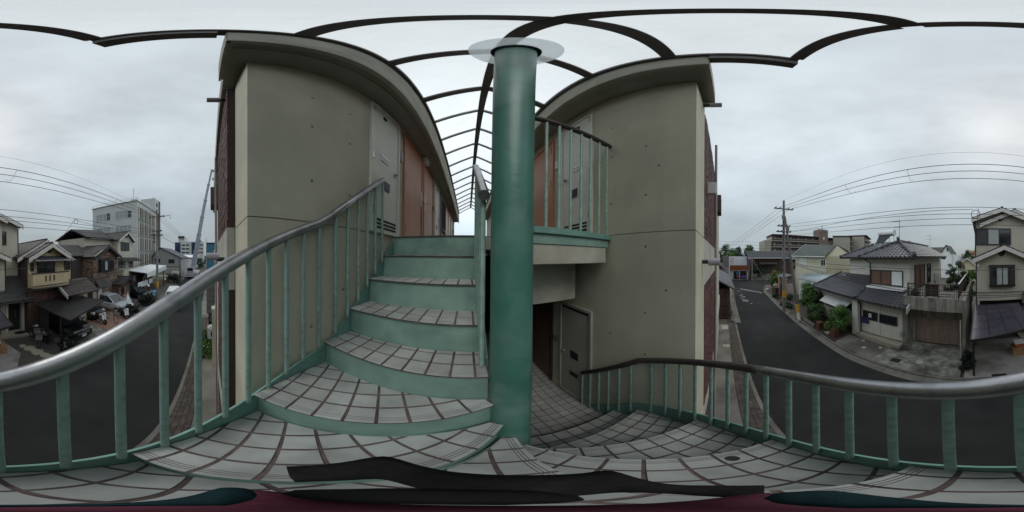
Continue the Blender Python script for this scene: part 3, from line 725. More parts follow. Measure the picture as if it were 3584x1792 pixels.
# ------------------------------------------------------------------ pole grip and black strap straight below the viewpoint
gp = thing('camera_pole', 'dark burgundy pole grip with black cloth straps at the very bottom of the picture', 'pole', (0, 0, zt['b']))
MB().tube([(0,0,zt['b']+.001),(0,0,-.32)], .012, 12).build('pole', black, gp, smooth=True)
gs = MB().sphere((0,0,0), .013, 24, 10, (2.9,.9,.6)); gs.v = [tuple(rt0*x + fw*y + Z_*(z-.30)) for x, y, z in gs.v]; gs.build('grip', burgundy, gp, smooth='all')
hh = .42
def nad(px, py, h=hh):
    if h in (.44, .46): h -= .19
    a = R((px-1792)/9.9556); c = R(90-(py-896)/9.9556); d = fw*math.cos(a) + rt0*math.sin(a); r = h*math.tan(c); return V3((d.x*r, d.y*r, -h))
up_ = [nad(*p) for p in [(1005,1637),(1142,1630),(1352,1600),(1510,1637),(1599,1652),(1886,1662),(2030,1656),(2160,1645),(2351,1689),(2520,1694),(2676,1693)]]
lo_ = [nad(*p) for p in [(2676,1740),(2420,1728),(2300,1722),(2180,1722),(2050,1735),(1886,1745),(1599,1745),(1510,1716),(1356,1682),(1180,1688),(1040,1693)]]
def smooth_pts(P, k=5):
    o = []
    for i in range(len(P)-1):
        p0, p1, p2, p3 = P[max(i-1,0)], P[i], P[i+1], P[min(i+2,len(P)-1)]
        for j in range(k):
            t = j/k; o.append(.5*((2*p1)+(p2-p0)*t+(2*p0-5*p1+4*p2-p3)*t*t+(3*p1-p0-3*p2+p3)*t**3))
    return o + [P[-1]]
def ribbon(ua, la, z0, z1, taper=False):
    ua, la = smooth_pts(ua), smooth_pts(la); n0 = len(ua)
    if taper:
        for i in range(n0):
            w = min(1, min(i, n0-1-i)/5.)**.5; q = (ua[i]+la[i])/2; ua[i], la[i] = q+(ua[i]-q)*w, q+(la[i]-q)*w
    mb = MB(); n_ = len(ua); vs = []
    for a, b in zip(ua, la):
        q = (a+b)/2; bulge = (a-b).length*.10
        vs += [a+Z_*z0, q*.5+a*.5+Z_*(z1+bulge*.8), q*.5+b*.5+Z_*(z1+bulge), b+Z_*z0, q+Z_*(z0-.03)]
    fs = []
    for i in range(n_-1):
        for j in range(5): fs.append((5*i+j, 5*i+(j+1)%5, 5*i+5+(j+1)%5, 5*i+5+j))
    fs += [(0,1,2,3,4), (5*n_-1,5*n_-2,5*n_-3,5*n_-4,5*n_-5)]
    return mb.add(vs, fs)
ribbon(up_, lo_[::-1], 0, .006).build('strap', black_cloth, gp, smooth='all')
rr_ = [nad(*p, .46) for p in [(1000,1700),(1350,1712),(1599,1712),(1886,1715),(2100,1722)]]
rl_ = [nad(*p, .46) for p in [(1000,1760),(1350,1765),(1599,1768),(1886,1768),(2100,1768)]]
ribbon(rr_, rl_, 0, .004, True).build('strap', black_cloth, gp, smooth='all')
bk = [nad(*p, .44) for p in [(2676,1700),(2900,1712),(3100,1738),(3400,1764),(3584,1766),(200,1766),(500,1756),(760,1712),(900,1696)]]
bl = [nad(p, 1775, .44) for p in (2676,2900,3100,3400,3584,200,500,760,900)]
teal_strap = mat('dark_teal_cloth', (.006, .022, .026), .95, .25, 30, .3, 90, spec=.2)
ribbon(bk, bl, 0, .003, True).build('strap', teal_strap, gp, smooth='all')

# ------------------------------------------------------------------ roofs made of separate tiles
def clip_in(poly, p):
    n = len(poly); s = None
    for i in range(n):
        a, b = poly[i], poly[(i+1)%n]; c = (b[0]-a[0])*(p[1]-a[1])-(b[1]-a[1])*(p[0]-a[0])
        if abs(c) < 1e-9: continue
        if s is None: s = c > 0
        elif (c > 0) != s: return False
    return True
TILE = {}
def tile_mesh(m):
    if m.name in TILE: return TILE[m.name]
    mb = MB(); w, L, k = .29, .32, 6; pr = []
    for i in range(k+1):
        t = i/k; pr.append((w*(t-.5), .035*math.sin(t*math.pi*2*.9+.3)*.8+.02))
    vs = [(x, -L/2, z+.022) for x, z in pr] + [(x, L/2, z) for x, z in pr] + [(x, -L/2, z-.004) for x, z in pr]
    fs = [(i,i+1,k+2+i,k+1+i) for i in range(k)] + [(2*k+2+i,2*k+3+i,i+1,i) for i in range(k)]
    me = bpy.data.meshes.new('tile'); me.from_pydata(vs, [], fs); me.materials.append(m); TILE[m.name] = me; return me
def tiled(parent, poly3, m, single=0, name='roof', th=.08, pu=.275, pv=.25, base=None):
    """sloped roof plane (first edge = eave) under courses of curved tiles; the first `single` nearest ones are separate parts"""
    P = [V3(p) for p in poly3]; U = (P[1]-P[0]).normalized(); nrm = (P[1]-P[0]).cross(P[-1]-P[0]).normalized()
    if nrm.z < 0: nrm = -nrm
    Vv = nrm.cross(U)
    if Vv.z < 0: Vv = -Vv
    if U.cross(Vv).dot(nrm) < 0: U = -U
    r = MB().slab(P, -nrm*th).build(name, base or shingle, parent)
    q2 = [((p-P[0]).dot(U), (p-P[0]).dot(Vv)) for p in P]
    me = tile_mesh(m); Rm = Matrix((U, Vv, nrm)).transposed().to_4x4(); off = OFF[parent.name]; spots = []
    u0, u1 = min(q[0] for q in q2), max(q[0] for q in q2); v1 = max(q[1] for q in q2)
    j = 0
    while j*pv < v1:
        i = 0
        while u0+i*pu < u1:
            c = (u0+(i+.5)*pu, (j+.5)*pv)
            if clip_in(q2, c): spots.append(P[0]+U*c[0]+Vv*c[1]+nrm*(.012+random.uniform(-.003,.003)))
            i += 1
        j += 1
    spots.sort(key=lambda p: p.length)
    for p in spots[:single]:
        o = link('roof_tile', me, r); o.matrix_local = Matrix.Translation(p-off) @ Rm
    if spots[single:]:
        mb = MB()
        for p in spots[single:]:
            M4 = Matrix.Translation(p) @ Rm; mb.add([M4 @ v.co for v in me.vertices], [tuple(f.vertices) for f in me.polygons])
        mb.build('roof_tiles', m, r, kind='stuff')
    return r
def ridge(parent, a, b, m=None, r=.085):
    a, b = V3(a), V3(b); n_ = max(2, int((b-a).length/.28)); mb = MB()
    for i in range(n_):
        p, q = a+(b-a)*(i/n_), a+(b-a)*((i+.93)/n_)
        mb.tube([p, q], [r*1.08, r*.96], 8)
    mb.tube([a+(a-b).normalized()*.02-Z_*.02, a-(a-b).normalized()*.12+Z_*.02], [.15,.11], 8)
    mb.build('ridge_tiles', m or tile_roof, parent, kind='stuff', smooth=True)
def shingled(parent, poly3, m, th=.10, step=.3, name='roof'):
    """flat slate courses: overlapping strips up the slope"""
    P = [V3(p) for p in poly3]; U = (P[1]-P[0]).normalized(); nrm = (P[1]-P[0]).cross(P[-1]-P[0]).normalized()
    if nrm.z < 0: nrm = -nrm
    r = MB().slab(P, -nrm*th).build(name, m, parent)
    n_ = max(2, int((P[-1]-P[0]).length/step)); mb = MB(); A, B = P[0], P[1]; Cc, D = (P[2], P[3]) if len(P) == 4 else (P[2], P[2])
    for i in range(n_):
        f0, f1 = i/n_, min(1, (i+1.08)/n_)
        a0, b0 = A.lerp(D, f0), B.lerp(Cc, f0); a1, b1 = A.lerp(D, f1), B.lerp(Cc, f1)
        k = max(1, int((b0-a0).length/.6))
        for j in range(k):
            t0, t1 = j/k+.002, (j+1)/k-.002
            mb.slab([a0.lerp(b0,t0)+nrm*.022, a0.lerp(b0,t1)+nrm*.022, a1.lerp(b1,t1)+nrm*.006, a1.lerp(b1,t0)+nrm*.006], -nrm*.005)
    mb.build('shingles', m, r, kind='stuff'); return r
def gable_y(parent, x0, x1, y0, y1, z0, z1, over=.35, m=None, barge=True, bm_=None, th=.1, wallm=None, yend=None):
    """gable facing the street: apex over the middle of x0..x1, ridge along y (y0 is the street side)"""
    xm = (x0+x1)/2; s = (z1-z0)/(x1-xm); ov = over; ya = y0+.45
    L = [(x0-ov, ya, z0-s*ov), (x0-ov, y1, z0-s*ov), (xm, y1, z1), (xm, ya, z1)]
    Rr = [(x1+ov, ya, z0-s*ov), (x1+ov, y1, z0-s*ov), (xm, y1, z1), (xm, ya, z1)]
    shingled(parent, L, m or shingle); shingled(parent, Rr, m or shingle)
    MB().box(xm-.07, xm+.07, y1, ya, z1-.03, z1+.06).build('ridge_cap', m or shingle, parent)
    MB().add([(x0,y0,z0),(x1,y0,z0),(xm,y0,z1-.1),(x0,y0-.12,z0),(x1,y0-.12,z0),(xm,y0-.12,z1-.1)], [(0,1,2),(5,4,3),(0,3,4,1),(1,4,5,2),(2,5,3,0)]).build('gable_wall', wallm, parent)
    if barge:
        for q in (L, Rr):
            a, b = V3(q[0]), V3(q[3]); d = (b-a)
            MB().slab([a+Y_*.01-Z_*.06, b+Y_*.01-Z_*.06, b+Y_*.01-Z_*.3, a+Y_*.01-Z_*.3], (0,.05,0)).build('barge_board', bm_ or fascia_w, parent)
def gutter(parent, a, b, r=.05): MB().tube([a, b], r, 8).build('gutter', bronze, parent, smooth=True)
def pipe(parent, path, r=.03, m=None): MB().tube(path, r, 8).build('downpipe', m or bronze, parent, smooth=True)
NY = Y_        # houses across the street face +y

# ------------------------------------------------------------------ house with the tiled roof and garage (right, across the street)
ha = thing('tiled_house', 'old two storey house with dark tiled roofs, a garage and a roof terrace', 'house', (6, -9, G))
w = MB().box(4.07, 7.02, -12, -7.9, G, -2.6).box(7.5, 12.0, -12, -8.3, G, -2.65).box(4.12, 7.18, -16.5, -9.0, -2.7, .02).box(7.19, 10.6, -15, -10.4, -2.8, .0)
w.build('wall', offwhite, ha)
MB().box(7.02, 7.5, -8.2, -7.55, G, -2.75).build('corner_pillar', offwhite, ha)
MB().box(4.05, 7.04, -7.9, -7.86, G, G+.32).box(7.5, 12.0, -8.3, -8.26, G, G+.3).build('base_course', stainwall, ha)
tiled(ha, [(3.55,-7.3,-2.68),(6.95,-7.3,-2.6),(6.95,-9.0,-2.02),(3.55,-9.0,-2.05)], tile_roof, 150)
tiled(ha, [(6.97,-7.3,-2.58),(12.2,-7.45,-2.5),(11.6,-10.4,-1.45),(8.0,-10.4,-1.45),(6.97,-9.0,-2.0)], tile_roof, 110)
ridge(ha, (6.95,-7.32,-2.52), (7.3,-9.0,-1.98)); ridge(ha, (12.2,-7.5,-2.42), (11.7,-10.4,-1.36))
MB().slab([(3.52,-7.25,-2.62),(3.52,-9.0,-1.98),(3.52,-9.0,-2.25),(3.52,-7.25,-2.95)], (-.06,0,0)).build('verge_board', offwhite, ha)
gutter(ha, (3.6,-7.26,-2.74), (12.1,-7.4,-2.6)); pipe(ha, [(7.0,-7.5,-2.7),(7.0,-7.83,-3.2),(7.0,-7.83,G)], .04)
# upper roof: hip end to the street, ridge running back; side wing to the left
RZ = 1.08
tiled(ha, [(3.5,-8.3,.0),(7.7,-8.3,.0),(5.6,-10.4,RZ)], tile_roof, 30)
tiled(ha, [(7.7,-8.3,.0),(7.7,-10.0,.0),(6.9,-11.6,.85),(5.6,-11.6,RZ),(5.6,-10.4,RZ)], tile_roof, 0)
tiled(ha, [(3.5,-17.2,.0),(3.5,-8.3,.0),(5.6,-10.4,RZ),(5.6,-17.2,RZ)], tile_roof, 0)
tiled(ha, [(7.5,-9.8,.0),(11.3,-9.8,.0),(9.2,-12.2,1.15),(5.6,-12.2,1.15)], tile_roof, 0)
tiled(ha, [(11.3,-9.8,.0),(11.3,-15,.0),(9.2,-12.8,1.15),(9.2,-12.2,1.15)], tile_roof, 0)
tiled(ha, [(11.3,-15,.0),(7.5,-15,.0),(5.6,-12.8,1.15),(9.2,-12.8,1.15)], tile_roof, 0)
for a, b in (((3.5,-8.3,.06),(5.6,-10.4,RZ+.08)), ((7.7,-8.3,.06),(5.6,-10.4,RZ+.08)), ((5.6,-10.4,RZ+.1),(5.6,-17.2,RZ+.1)), ((11.3,-9.8,.06),(9.2,-12.2,1.24)), ((9.2,-12.5,1.26),(5.6,-12.5,1.26))): ridge(ha, a, b, r=.1)
MB().sphere((3.52,-8.32,.16),.13,8,6,(1,1,1.4)).build('ridge_ornament', tile_roof, ha); MB().sphere((5.6,-10.3,RZ+.25),.13,8,6,(1,1,1.3)).build('ridge_ornament', tile_roof, ha)
MB().box(3.5, 7.7, -8.42, -8.3, -.14, -.02).box(3.5,3.62,-17,-8.43,-.14,-.02).box(7.7,11.3,-9.9,-9.8,-.14,-.02).build('eave_board', bronze, ha)
gutter(ha, (3.4,-8.26,-.06), (7.8,-8.26,-.05)); pipe(ha, [(7.1,-8.3,-.1),(7.1,-8.95,-.4),(7.1,-8.95,-2)], .035)
window(ha, (7.05,-9.0,-1.86), -X_, NY, 2.5, 1.0, 3, bronze, panes=[shutter_b, shutter_b, white_m])
MB().box(4.3, 7.1, -9.0, -8.5, -2.06, -1.95).build('roof_ledge', white_m, ha)
window(ha, (8.9,-8.3,-3.95), -X_, NY, 1.3, .55, 2, bronze); 
window(ha, (11.4,-8.3,-4.2), -X_, NY, 1.6, .8, 2, bronze)
MB().slab([(8.1,-8.29,-3.15),(11.1,-8.29,-3.1),(11.0,-7.35,-3.55),(8.15,-7.35,-3.62)], (0,0,-.03)).build('awning', white_m, ha)
window(ha, (6.83,-7.9,-4.05), -X_, NY, 1.12, .58, 2, bronze); window(ha, (5.55,-7.9,-4.07), -X_, NY, 1.18, .58, 2, bronze)
MB().box(6.1, 6.3, -7.82, -7.76, -3.85, -3.6).build('small_notice', white_m, ha)
MB().bar((6.15,-7.755,-3.8),(6.26,-7.755,-3.68),.02,.004).bar((6.14,-7.754,-3.68),(6.26,-7.754,-3.68),.02,.004).bar((6.2,-7.754,-3.66),(6.17,-7.754,-3.83),.02,.004).build('notice_mark', dark_slot, ha)
MB().box(6.35, 6.95, -7.82, -7.77, -4.35, -3.98).build('blue_sheet', blue_navy, ha)
MB().box(5.48, 5.5, -7.9, -7.885, G+.3, -2.9).build('panel_joint', greywall, ha)
MB().box(3.98,4.15,-8.0,-7.8,-4.7,-4.35).tube([(4.05,-7.9,-4.7),(4.05,-7.9,G)],.025,8).build('gas_meter', greywall, ha)
# side wall onto the terrace: doors and air conditioner
window(ha, (4.12,-9.75,-2.15), -Y_, -X_, 1.95, 1.62, 2, bronze, panes=[shutter_b, shutter_b])
window(ha, (4.12,-12.3,-2.15), -Y_, -X_, .9, 1.6, 1, bronze)
MB().box(3.72, 4.08, -15.2, -14.4, -2.2, -1.55).disc((3.715,-14.7,-1.87),(-1,0,0),.24,.01,16).build('air_conditioner', bluewhite, ha)
# garage
MB().box(.95, 1.17, -12, -8.6, G, -2.75).box(3.58, 4.37, -12, -8.6, G, -2.75).box(1.17, 3.58, -12, -8.6, -3.55, -2.75).box(1.17,3.58,-12,-11.9,G,-3.55).build('garage_wall', stainwall, ha)
MB().box(.72, 3.9, -12, -7.6, -2.76, -2.62).build('terrace_slab', stainwall, ha)
MB().box(.72, 3.9, -7.72, -7.6, -2.62, -2.06).box(3.78, 3.9, -9, -7.72, -2.62, -2.06).box(.72,.84,-12,-7.72,-2.62,-2.06).build('terrace_parapet', stainwall, ha)
sh = MB()
for k in range(21): sh.box(1.19, 3.56, -8.72, -8.69+.012*(k % 2), G+.06+k*.086, G+.06+k*.086+.08)
sh.build('garage_shutter', mat('shutter_slats', (.26,.20,.16), .6, .15, 3, streak=.2, stain=(.3,.26,.2), stainamt=.4), ha)
r_ = MB(); r_.box(1.0, 3.6, -7.69, -7.65, -1.4, -1.36).box(1.0,3.6,-7.68,-7.66,-1.98,-1.95)
for k in range(27): r_.box(1.0+k*.1, 1.022+k*.1, -7.68, -7.66, -2.05, -1.4)
r_.build('terrace_railing', bronze, ha)
for x in (1.0, 2.0, 2.62, 3.6): MB().box(x-.03, x+.03, -7.7, -7.64, -2.06, -1.33).build('railing_post', bronze, ha)
MB().box(2.02, 2.6, -7.72, -7.705, -2.0, -1.4).build('brown_screen', wood, ha)
for k in range(9): MB().box(.98, 1.02, -7.75-.5*k-.48, -7.75-.5*k, -2.05, -1.36).build('brown_screen', wood, ha)
MB().box(.97,1.03,-12.3,-7.75,-1.358,-1.32).build('screen_rail', white_m, ha)
MB().box(3.55, 3.66, -8.0, -7.75, -2.05, -1.55).build('terrace_post', offwhite, ha)
pl = thing('potted_plant', 'small dark plant on the terrace by the white post', 'plant', (3.35,-8.1,-2.6)); MB().tube([(3.35,-8.1,-2.6),(3.35,-8.1,-2.2)],[.12,.16],10).build('pot', orange_brick, pl); foliage_obj('foliage', leaves(220, [(3.35,-8.1,-1.95)], [(.3,.3,.28)], .07), leaf_c, pl)
# solar water heater and antenna on the roof
sw = thing('solar_water_heater', 'white drum solar water heater on a frame on the tiled roof', 'heater', (6.9,-11,1))
MB().tube([(6.1,-10.7,1.86),(7.5,-10.7,1.88)], .24, 16).build('tank', white_m, sw, smooth=True)
MB().slab([(6.2,-10.5,1.72),(7.4,-10.5,1.74),(7.05,-9.6,1.06),(6.35,-9.6,1.05)], (0,.03,-.05)).build('collector', black, sw)
for x in (6.2, 6.62, 7.05, 7.45):
    MB().bar((x,-10.75,.75),(x,-10.75,1.95),.035,.035).bar((x,-10.7,.9),(x-.25,-9.9,.62),.03,.03).build('frame_leg', white_m, sw)
def antenna(label, x, y, z0, z1, s=1.):
    a = thing('tv_antenna', label, 'antenna', (x,y,z0))
    MB().tube([(x,y,z0),(x,y,z1)], .018*s, 6).build('mast', bronze, a)
    b = MB().tube([(x-.1,y,z1-.12),(x+.7*s,y,z1-.12)], .01*s, 5)
    for k in range(7): b.tube([(x+.08*k*s,y-.22*s,z1-.12),(x+.08*k*s,y+.22*s,z1-.12)], .006*s, 4)
    b.build('aerial', bronze, a); b = MB().tube([(x+.5*s,y,z1-.58),(x-.3*s,y,z1-.58)], .01*s, 5)
    for k in range(4): b.tube([(x+(.4-.2*k)*s,y-.3*s,z1-.58),(x+(.4-.2*k)*s,y+.3*s,z1-.58)], .006*s, 4)
    b.build('aerial', bronze, a); return a
antenna('tall aerial mast behind the tiled ridge near the water heater', 5.75, -10.8, 1.1, 2.85)
antenna('thin mast behind the house with the tan balcony', -4.95, -13.5, .9, 3.3)
antenna('small aerial over the far right slope of the tiled roof', 5.6, -18, 1.1, 2.6, .8)

# ------------------------------------------------------------------ three storey cream house (joins at the picture's edges)
hb_ = thing('gabled_house', 'cream three storey house with stacked gables and round vents', 'house', (-1.4, -10, G))
MB().box(-2.98, .17, -10.2, -9.5, -2.65, .0).box(.0,.17,-10.2,-9.5,G,-2.66).box(-2.98,-2.7,-10.2,-9.5,G,-2.66).box(-3.02,.22,-17,-10.21,G,2.45).box(-4.2,-3.03,-17,-10.4,G,2.2).build('wall', beige, hb_)
gable_y(hb_, -2.98, .17, -9.5, -10.2, .0, .66, .22, shingle, wallm=beige)
gable_y(hb_, -3.02, .22, -10.2, -17, 2.45, 3.05, .24, shingle, wallm=beige)
gable_y(hb_, -4.2, -.3, -10.45, -17, 2.2, 3.05, .26, shingle, wallm=beige)
for (x, z, y) in ((-1.3,.2,-9.5),(-1.32,2.44,-10.2)): MB().disc((x,y,z),(0,1,0),.19,.03,20).torus((x,y+.03,z),(0,1,0),.18,.02,20,6).build('round_vent', bronze, hb_, smooth=True)
window(hb_, (.2,-10.2,.72), -X_, NY, 2.2, 1.04, 3, bronze, panes=[shutter_d, curtain, None])
MB().box(-2.06,-.55,-9.5,-9.22,-.62,-.5).build('bay_top', bronze, hb_); MB().box(-2.06,-.55,-9.5,-9.22,-1.78,-1.66).build('bay_sill', bronze, hb_)
window(hb_, (-.58,-9.24,-1.68), -X_, NY, 1.45, 1.08, 4, bronze, curt=(1,2))
MB().box(-2.05,-2.0,-9.5,-9.25,-1.66,-.62).build('bay_side', bronze, hb_); MB().box(-.62,-.58,-9.5,-9.25,-1.66,-.62).build('bay_side', bronze, hb_)
window(hb_, (-2.98,-10.4,.74), -X_, NY, .38, .9, 1, bronze)
MB().box(.0,.14,-9.5,-9.44,-.62,-.45).build('meter_box', white_m, hb_)
pipe(hb_, [(.36,-10.0,2.3),(.24,-10.18,2.1),(.24,-10.18,-.2)], .035); pipe(hb_, [(.3,-9.4,-.12),(.19,-9.5,-.35),(.19,-9.48,G)], .035)
pipe(hb_, [(-3.1,-9.4,-.12),(-3.0,-9.47,-.3),(-3.0,-9.47,-2.6)], .035); pipe(hb_, [(-4.4,-10.3,2.0),(-4.22,-10.38,1.8),(-4.22,-10.38,-1.4)], .035)
MB().box(-2.9, .1, -9.49, -9.46, -2.2, -2.17).box(-2.9,.1,-9.49,-9.46,-2.42,-2.39).build('wall_moulding', greywall, hb_)
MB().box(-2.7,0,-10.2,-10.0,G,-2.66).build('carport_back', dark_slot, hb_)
# porch
MB().box(-4.62, -4.1, -10.4, -9.55, G+.2, -2.8).box(-3.2,-3.03,-10.2,-9.6,G+.2,-2.8).build('porch_wall', offwhite, hb_)
MB().box(-4.1, -3.2, -9.95, -9.9, G+.2, -2.9).box(-3.68,-3.62,-9.895,-9.87,G+.2,-2.9).build('front_door', dark_slot, hb_)
MB().tube([(-3.75,-9.87,-4.2),(-3.75,-9.83,-4.0),(-3.75,-9.87,-3.7)], .012, 6).build('door_handle', chrome, hb_)
shingled(hb_, [(-4.75,-8.9,-2.72),(-2.35,-8.9,-2.74),(-2.9,-10.4,-1.35),(-4.3,-10.4,-1.35)], shingle, .08)
gutter(hb_, (-4.75,-8.86,-2.8), (-2.4,-8.86,-2.82))
cpb = thing('carport', 'flat purplish smoked carport roof in front of the cream house', 'carport', (-1,-7.5,G))
A4 = [V3((.30,-5.4,-3.04)), V3((-2.28,-6.3,-3.04)), V3((-2.25,-9.35,-2.8)), V3((.30,-9.35,-2.86))]
for i in range(4):
    for j in range(5):
        def q(a, b): return (A4[0].lerp(A4[3], b)).lerp(A4[1].lerp(A4[2], b), a)
        g = .004; MB().slab([q(i/4+g,j/5+g), q((i+1)/4-g,j/5+g), q((i+1)/4-g,(j+1)/5-g), q(i/4+g,(j+1)/5-g)], (0,0,.006)).build('roof_sheet', carport_p, cpb)
for j in range(6): MB().bar(A4[0].lerp(A4[3],j/5)-Z_*.035, A4[1].lerp(A4[2],j/5)-Z_*.035, .05, .06).build('cross_rail', bronze, cpb)
for a, b in ((A4[0],A4[3]),(A4[1],A4[2]),(A4[0],A4[1])): MB().bar(a-Z_*.03, b-Z_*.03, .06, .10).build('edge_rail', bronze, cpb)
for x, y in ((.24,-5.9),(.24,-8.8)): MB().box(x-.04,x+.04,y-.04,y+.04,G,-3.06).build('post', bronze, cpb)
bx = thing('storage_box', 'tan crate with an orange box and white lid under the purplish carport', 'crate', (-1.75,-7.6,G))
MB().box(-2.4,-1.5,-8.1,-7.4,G+.05,G+.5).build('crate', cardboard, bx, bevel=.01); MB().box(-2.1,-1.65,-7.95,-7.5,G+.501,G+.72).build('orange_box', orange_pl, bx, bevel=.01); MB().box(-2.12,-1.62,-7.97,-7.48,G+.721,G+.78).build('lid', white_m, bx, bevel=.01)
dr = MB().box(-.95,-.4,-5.98,-5.82,G+.052,G+.058)
for k in range(9): dr.box(-.93+k*.06,-.9+k*.06,-5.97,-5.83,G+.0585,G+.064)
tag(dr.build('drain_grate', dark_slot), 'dark oblong drain grate in the pale concrete driveway', 'drain')
for i, (x, y, r) in enumerate([(2.55,-6.55,.17),(6.2,-7.15,.1),(5.6,-6.5,.12),(4.9,-7.0,.1)]):
    o = MB().tube([(x,y,G+.02),(x,y,G+.052)], r, 20).torus((x,y,G+.052),Z_,r*.8,.006,20,5).build('manhole_cover', mat('cover_%d' % i, (.42,.42,.39), .7, .15, 12), smooth=True)
    tag(o, ['largest pale round cover, on the mossy garage apron','small round cover nearest the corner pillar of the tiled house','middle small round cover on the strip before the house','small round cover nearest the garage apron'][i], 'cover', 'round covers before the tiled house')
tag(MB().box(3.35,3.8,-6.45,-6.1,G+.03,G+.052).build('drain_grate', dark_slot), 'rusty dark square drain lid beside the house front strip', 'drain')
bwl = MB().box(.62,.76,-13,-7.0,G,-1.95).build('boundary_wall', stainwall); tag(bwl, 'narrow tall concrete wall between the garage and the cream house', 'wall')
tag(MB().tube([(.86,-7.2,G),(.86,-7.2,-3.0)],.03,8).build('drain_pipe', bluewhite), 'thin pale pipe standing at the right end of the garage', 'pipe')
tree('dark_shrub', 'blackish narrow conifer shrub at the edge of the pale driveway', 'shrub', (.48,-6.35,G), 1.25, .33, leaf_k, 2600, .05, 12, .06)
# greenery and houses seen through the gap
gt = [((1.4,-15,G),4.2,1.0,leaf_c,'dark garden tree beyond the terrace screen'),((2.2,-17,G),5.2,1.1,leaf_c,'tall garden tree behind the terrace with olive top'),((.75,-14.5,G),4.3,.7,leaf_b,'bright green shrub in the gap beside the cream house'),((3.1,-17.5,G),4.8,.9,leaf_a,'mid green garden tree behind the terrace air conditioner')]
for b, h, r, m_, l in gt: tree('garden_tree', l, 'tree', b, h, r, m_, 700, .13, 8, .25, 'trees behind the roof terrace')
wh = thing('white_house', 'white rendered house with a steep gable far behind the terrace', 'house', (8,-40,G))
MB().box(6.9, 9.6, -48, -40, G, 1.0).box(5.5,6.89,-46,-41,G,.4).build('wall', white_m, wh); gable_y(wh, 6.9, 9.6, -40, -48, 1.0, 2.9, .2, shingle, wallm=white_m, barge=False)
shingled(wh, [(9.7,-41,.8),(15.5,-41,1.0),(15.5,-45,2.7),(9.0,-45,2.7)], shingle)
window(wh, (8.1,-40,1.3), -X_, NY, .35, .8, 1); window(wh, (9.5,-40,-.6), -X_, NY, 1.1, .7, 2)
gh = thing('green_roofed_house', 'low grey green roofed house far down the gap beside the cream house', 'house', (1.9,-30,G))
MB().box(.9,3.6,-34,-30,G,-1.2).build('wall', cream, gh); gable_y(gh, .9,3.6,-30,-34,-1.2,-.2,.3, shingle_g, wallm=cream)
for i,(x,y,h,w_) in enumerate([(6.0,-75,6.6,5),(1.2,-68,5.2,4.2),(3.6,-90,8.6,4)]):
    o = thing('distant_building', ['pale flat block left of the round far tree','pale low block right of the round far tree','pinkish far block rising behind the trees'][i], 'building', (x,y,G), group='far blocks in the gap beside the cream house')
    MB().box(x-w_/2,x+w_/2,y-5,y,G,G+h).build('wall', [apt_beige,offwhite,salmon][i], o)
    for k in range(3): window(o, (x+w_/2-.5-k*1.3,y,G+h-2.2), -X_, NY, .8, .9, 1)
tree('distant_tree', 'rounded dark tree far away in the gap beside the cream house', 'tree', (4.2,-64,G), 8, 2.6, leaf_c, 900, .3, 9, .2)

# ------------------------------------------------------------------ garden and bushes before the tiled house
gd = MB().prism([(7.3,-5.9),(12.1,-5.75),(12.1,-8.25),(7.6,-8.25)], G-.1, G+.06); structure('garden_soil', gd, mat('soil', (.055,.042,.03), .95, .3, 3, .4, 30))
low = thing('garden_wall', 'low stone edging along the bushes before the tiled house', 'wall', (10.6,-6.0,G))
for i in range(5): MB().obox((9.75+i*.45,-5.98-.03*i,G),(.43,-.03,0),(0,-.16,0),(0,0,.34+.015*(i%2))).build('edging_stone', gutter_m, low, bevel=.02)
for i,(x,y) in enumerate([(9.35,-6.25),(7.85,-6.35)]):
    p = thing('brick_post', ['low red brick post left of the round bush','low red brick post under the front of the big bright bush'][i], 'post', (x,y,G), group='red brick gate posts')
    for r_i in range(6):
        for c in range(2): MB().box(x-.2+c*.201+.002,x-.2+(c+1)*.201-.002,y-.2,y+.2,G+.06+r_i*.1,G+.06+r_i*.1+.092).build('brick', orange_brick, p)
tag(MB().prism([(8.75,-6.2),(8.3,-6.15),(8.25,-6.55),(8.7,-6.6)],G+.06,G+.09).build('stepping_slab', step_m), 'pale slab on the ground between the two red brick posts', 'slab')
tree('bush', 'big bright green bush in front of the tiled house pillar', 'bush', (8.25,-7.0,G), 2.0, 1.0, leaf_b, 6500, .055, 16, .12)
tree('bush', 'rounded dark green bush beside the low stone edging', 'bush', (10.9,-6.9,G), 1.55, .95, leaf_a, 4200, .055, 13, .1)
tree('garden_tree', 'taller green tree by the leaning strut pole', 'tree', (12.9,-7.4,G), 3.15, 1.05, leaf_b, 4500, .07, 15, .2)
tree('garden_tree', 'dark tree in the shade behind the rounded bush', 'tree', (12.2,-7.9,G), 2.3, .8, leaf_c, 1400, .09, 9, .2)
tree('street_tree', 'olive green tree leaning over the road beyond the gate posts', 'tree', (25.2,-8.6,G), 3.0, 1.5, leaf_y, 2600, .14, 12, .25)
tree('street_tree', 'dark rounded shrub at the road edge below the olive tree', 'shrub', (25.8,-8.8,G), 1.7, 1.2, leaf_c, 1200, .13, 8, .1)
for i,(x,y,z0,h) in enumerate([(18.2,-7.9,G,.75),(20.0,-6.6,G,.5),(16.2,-6.3,G,.5),(15.4,-6.6,G,.45)]):
    tree('shrub', ['dark shrub between the orange gate posts','low shrub at the kerb before the gate posts','low weedy shrub behind the foot of the concrete pole','small shrub between the two pole feet'][i], 'shrub', (x,y,z0), h, .5, leaf_c, 500, .08, 6, .1)
wp = thing('log_stack', 'dark stack of boards at the road edge below the olive tree', 'stack', (21.6,-7.2,G))
for k in range(9): MB().box(21.0,22.6,-7.6+.03*(k%2),-6.95+.02*(k%3),G+.02+k*.13,G+.02+k*.13+.1).build('board', wood, wp)
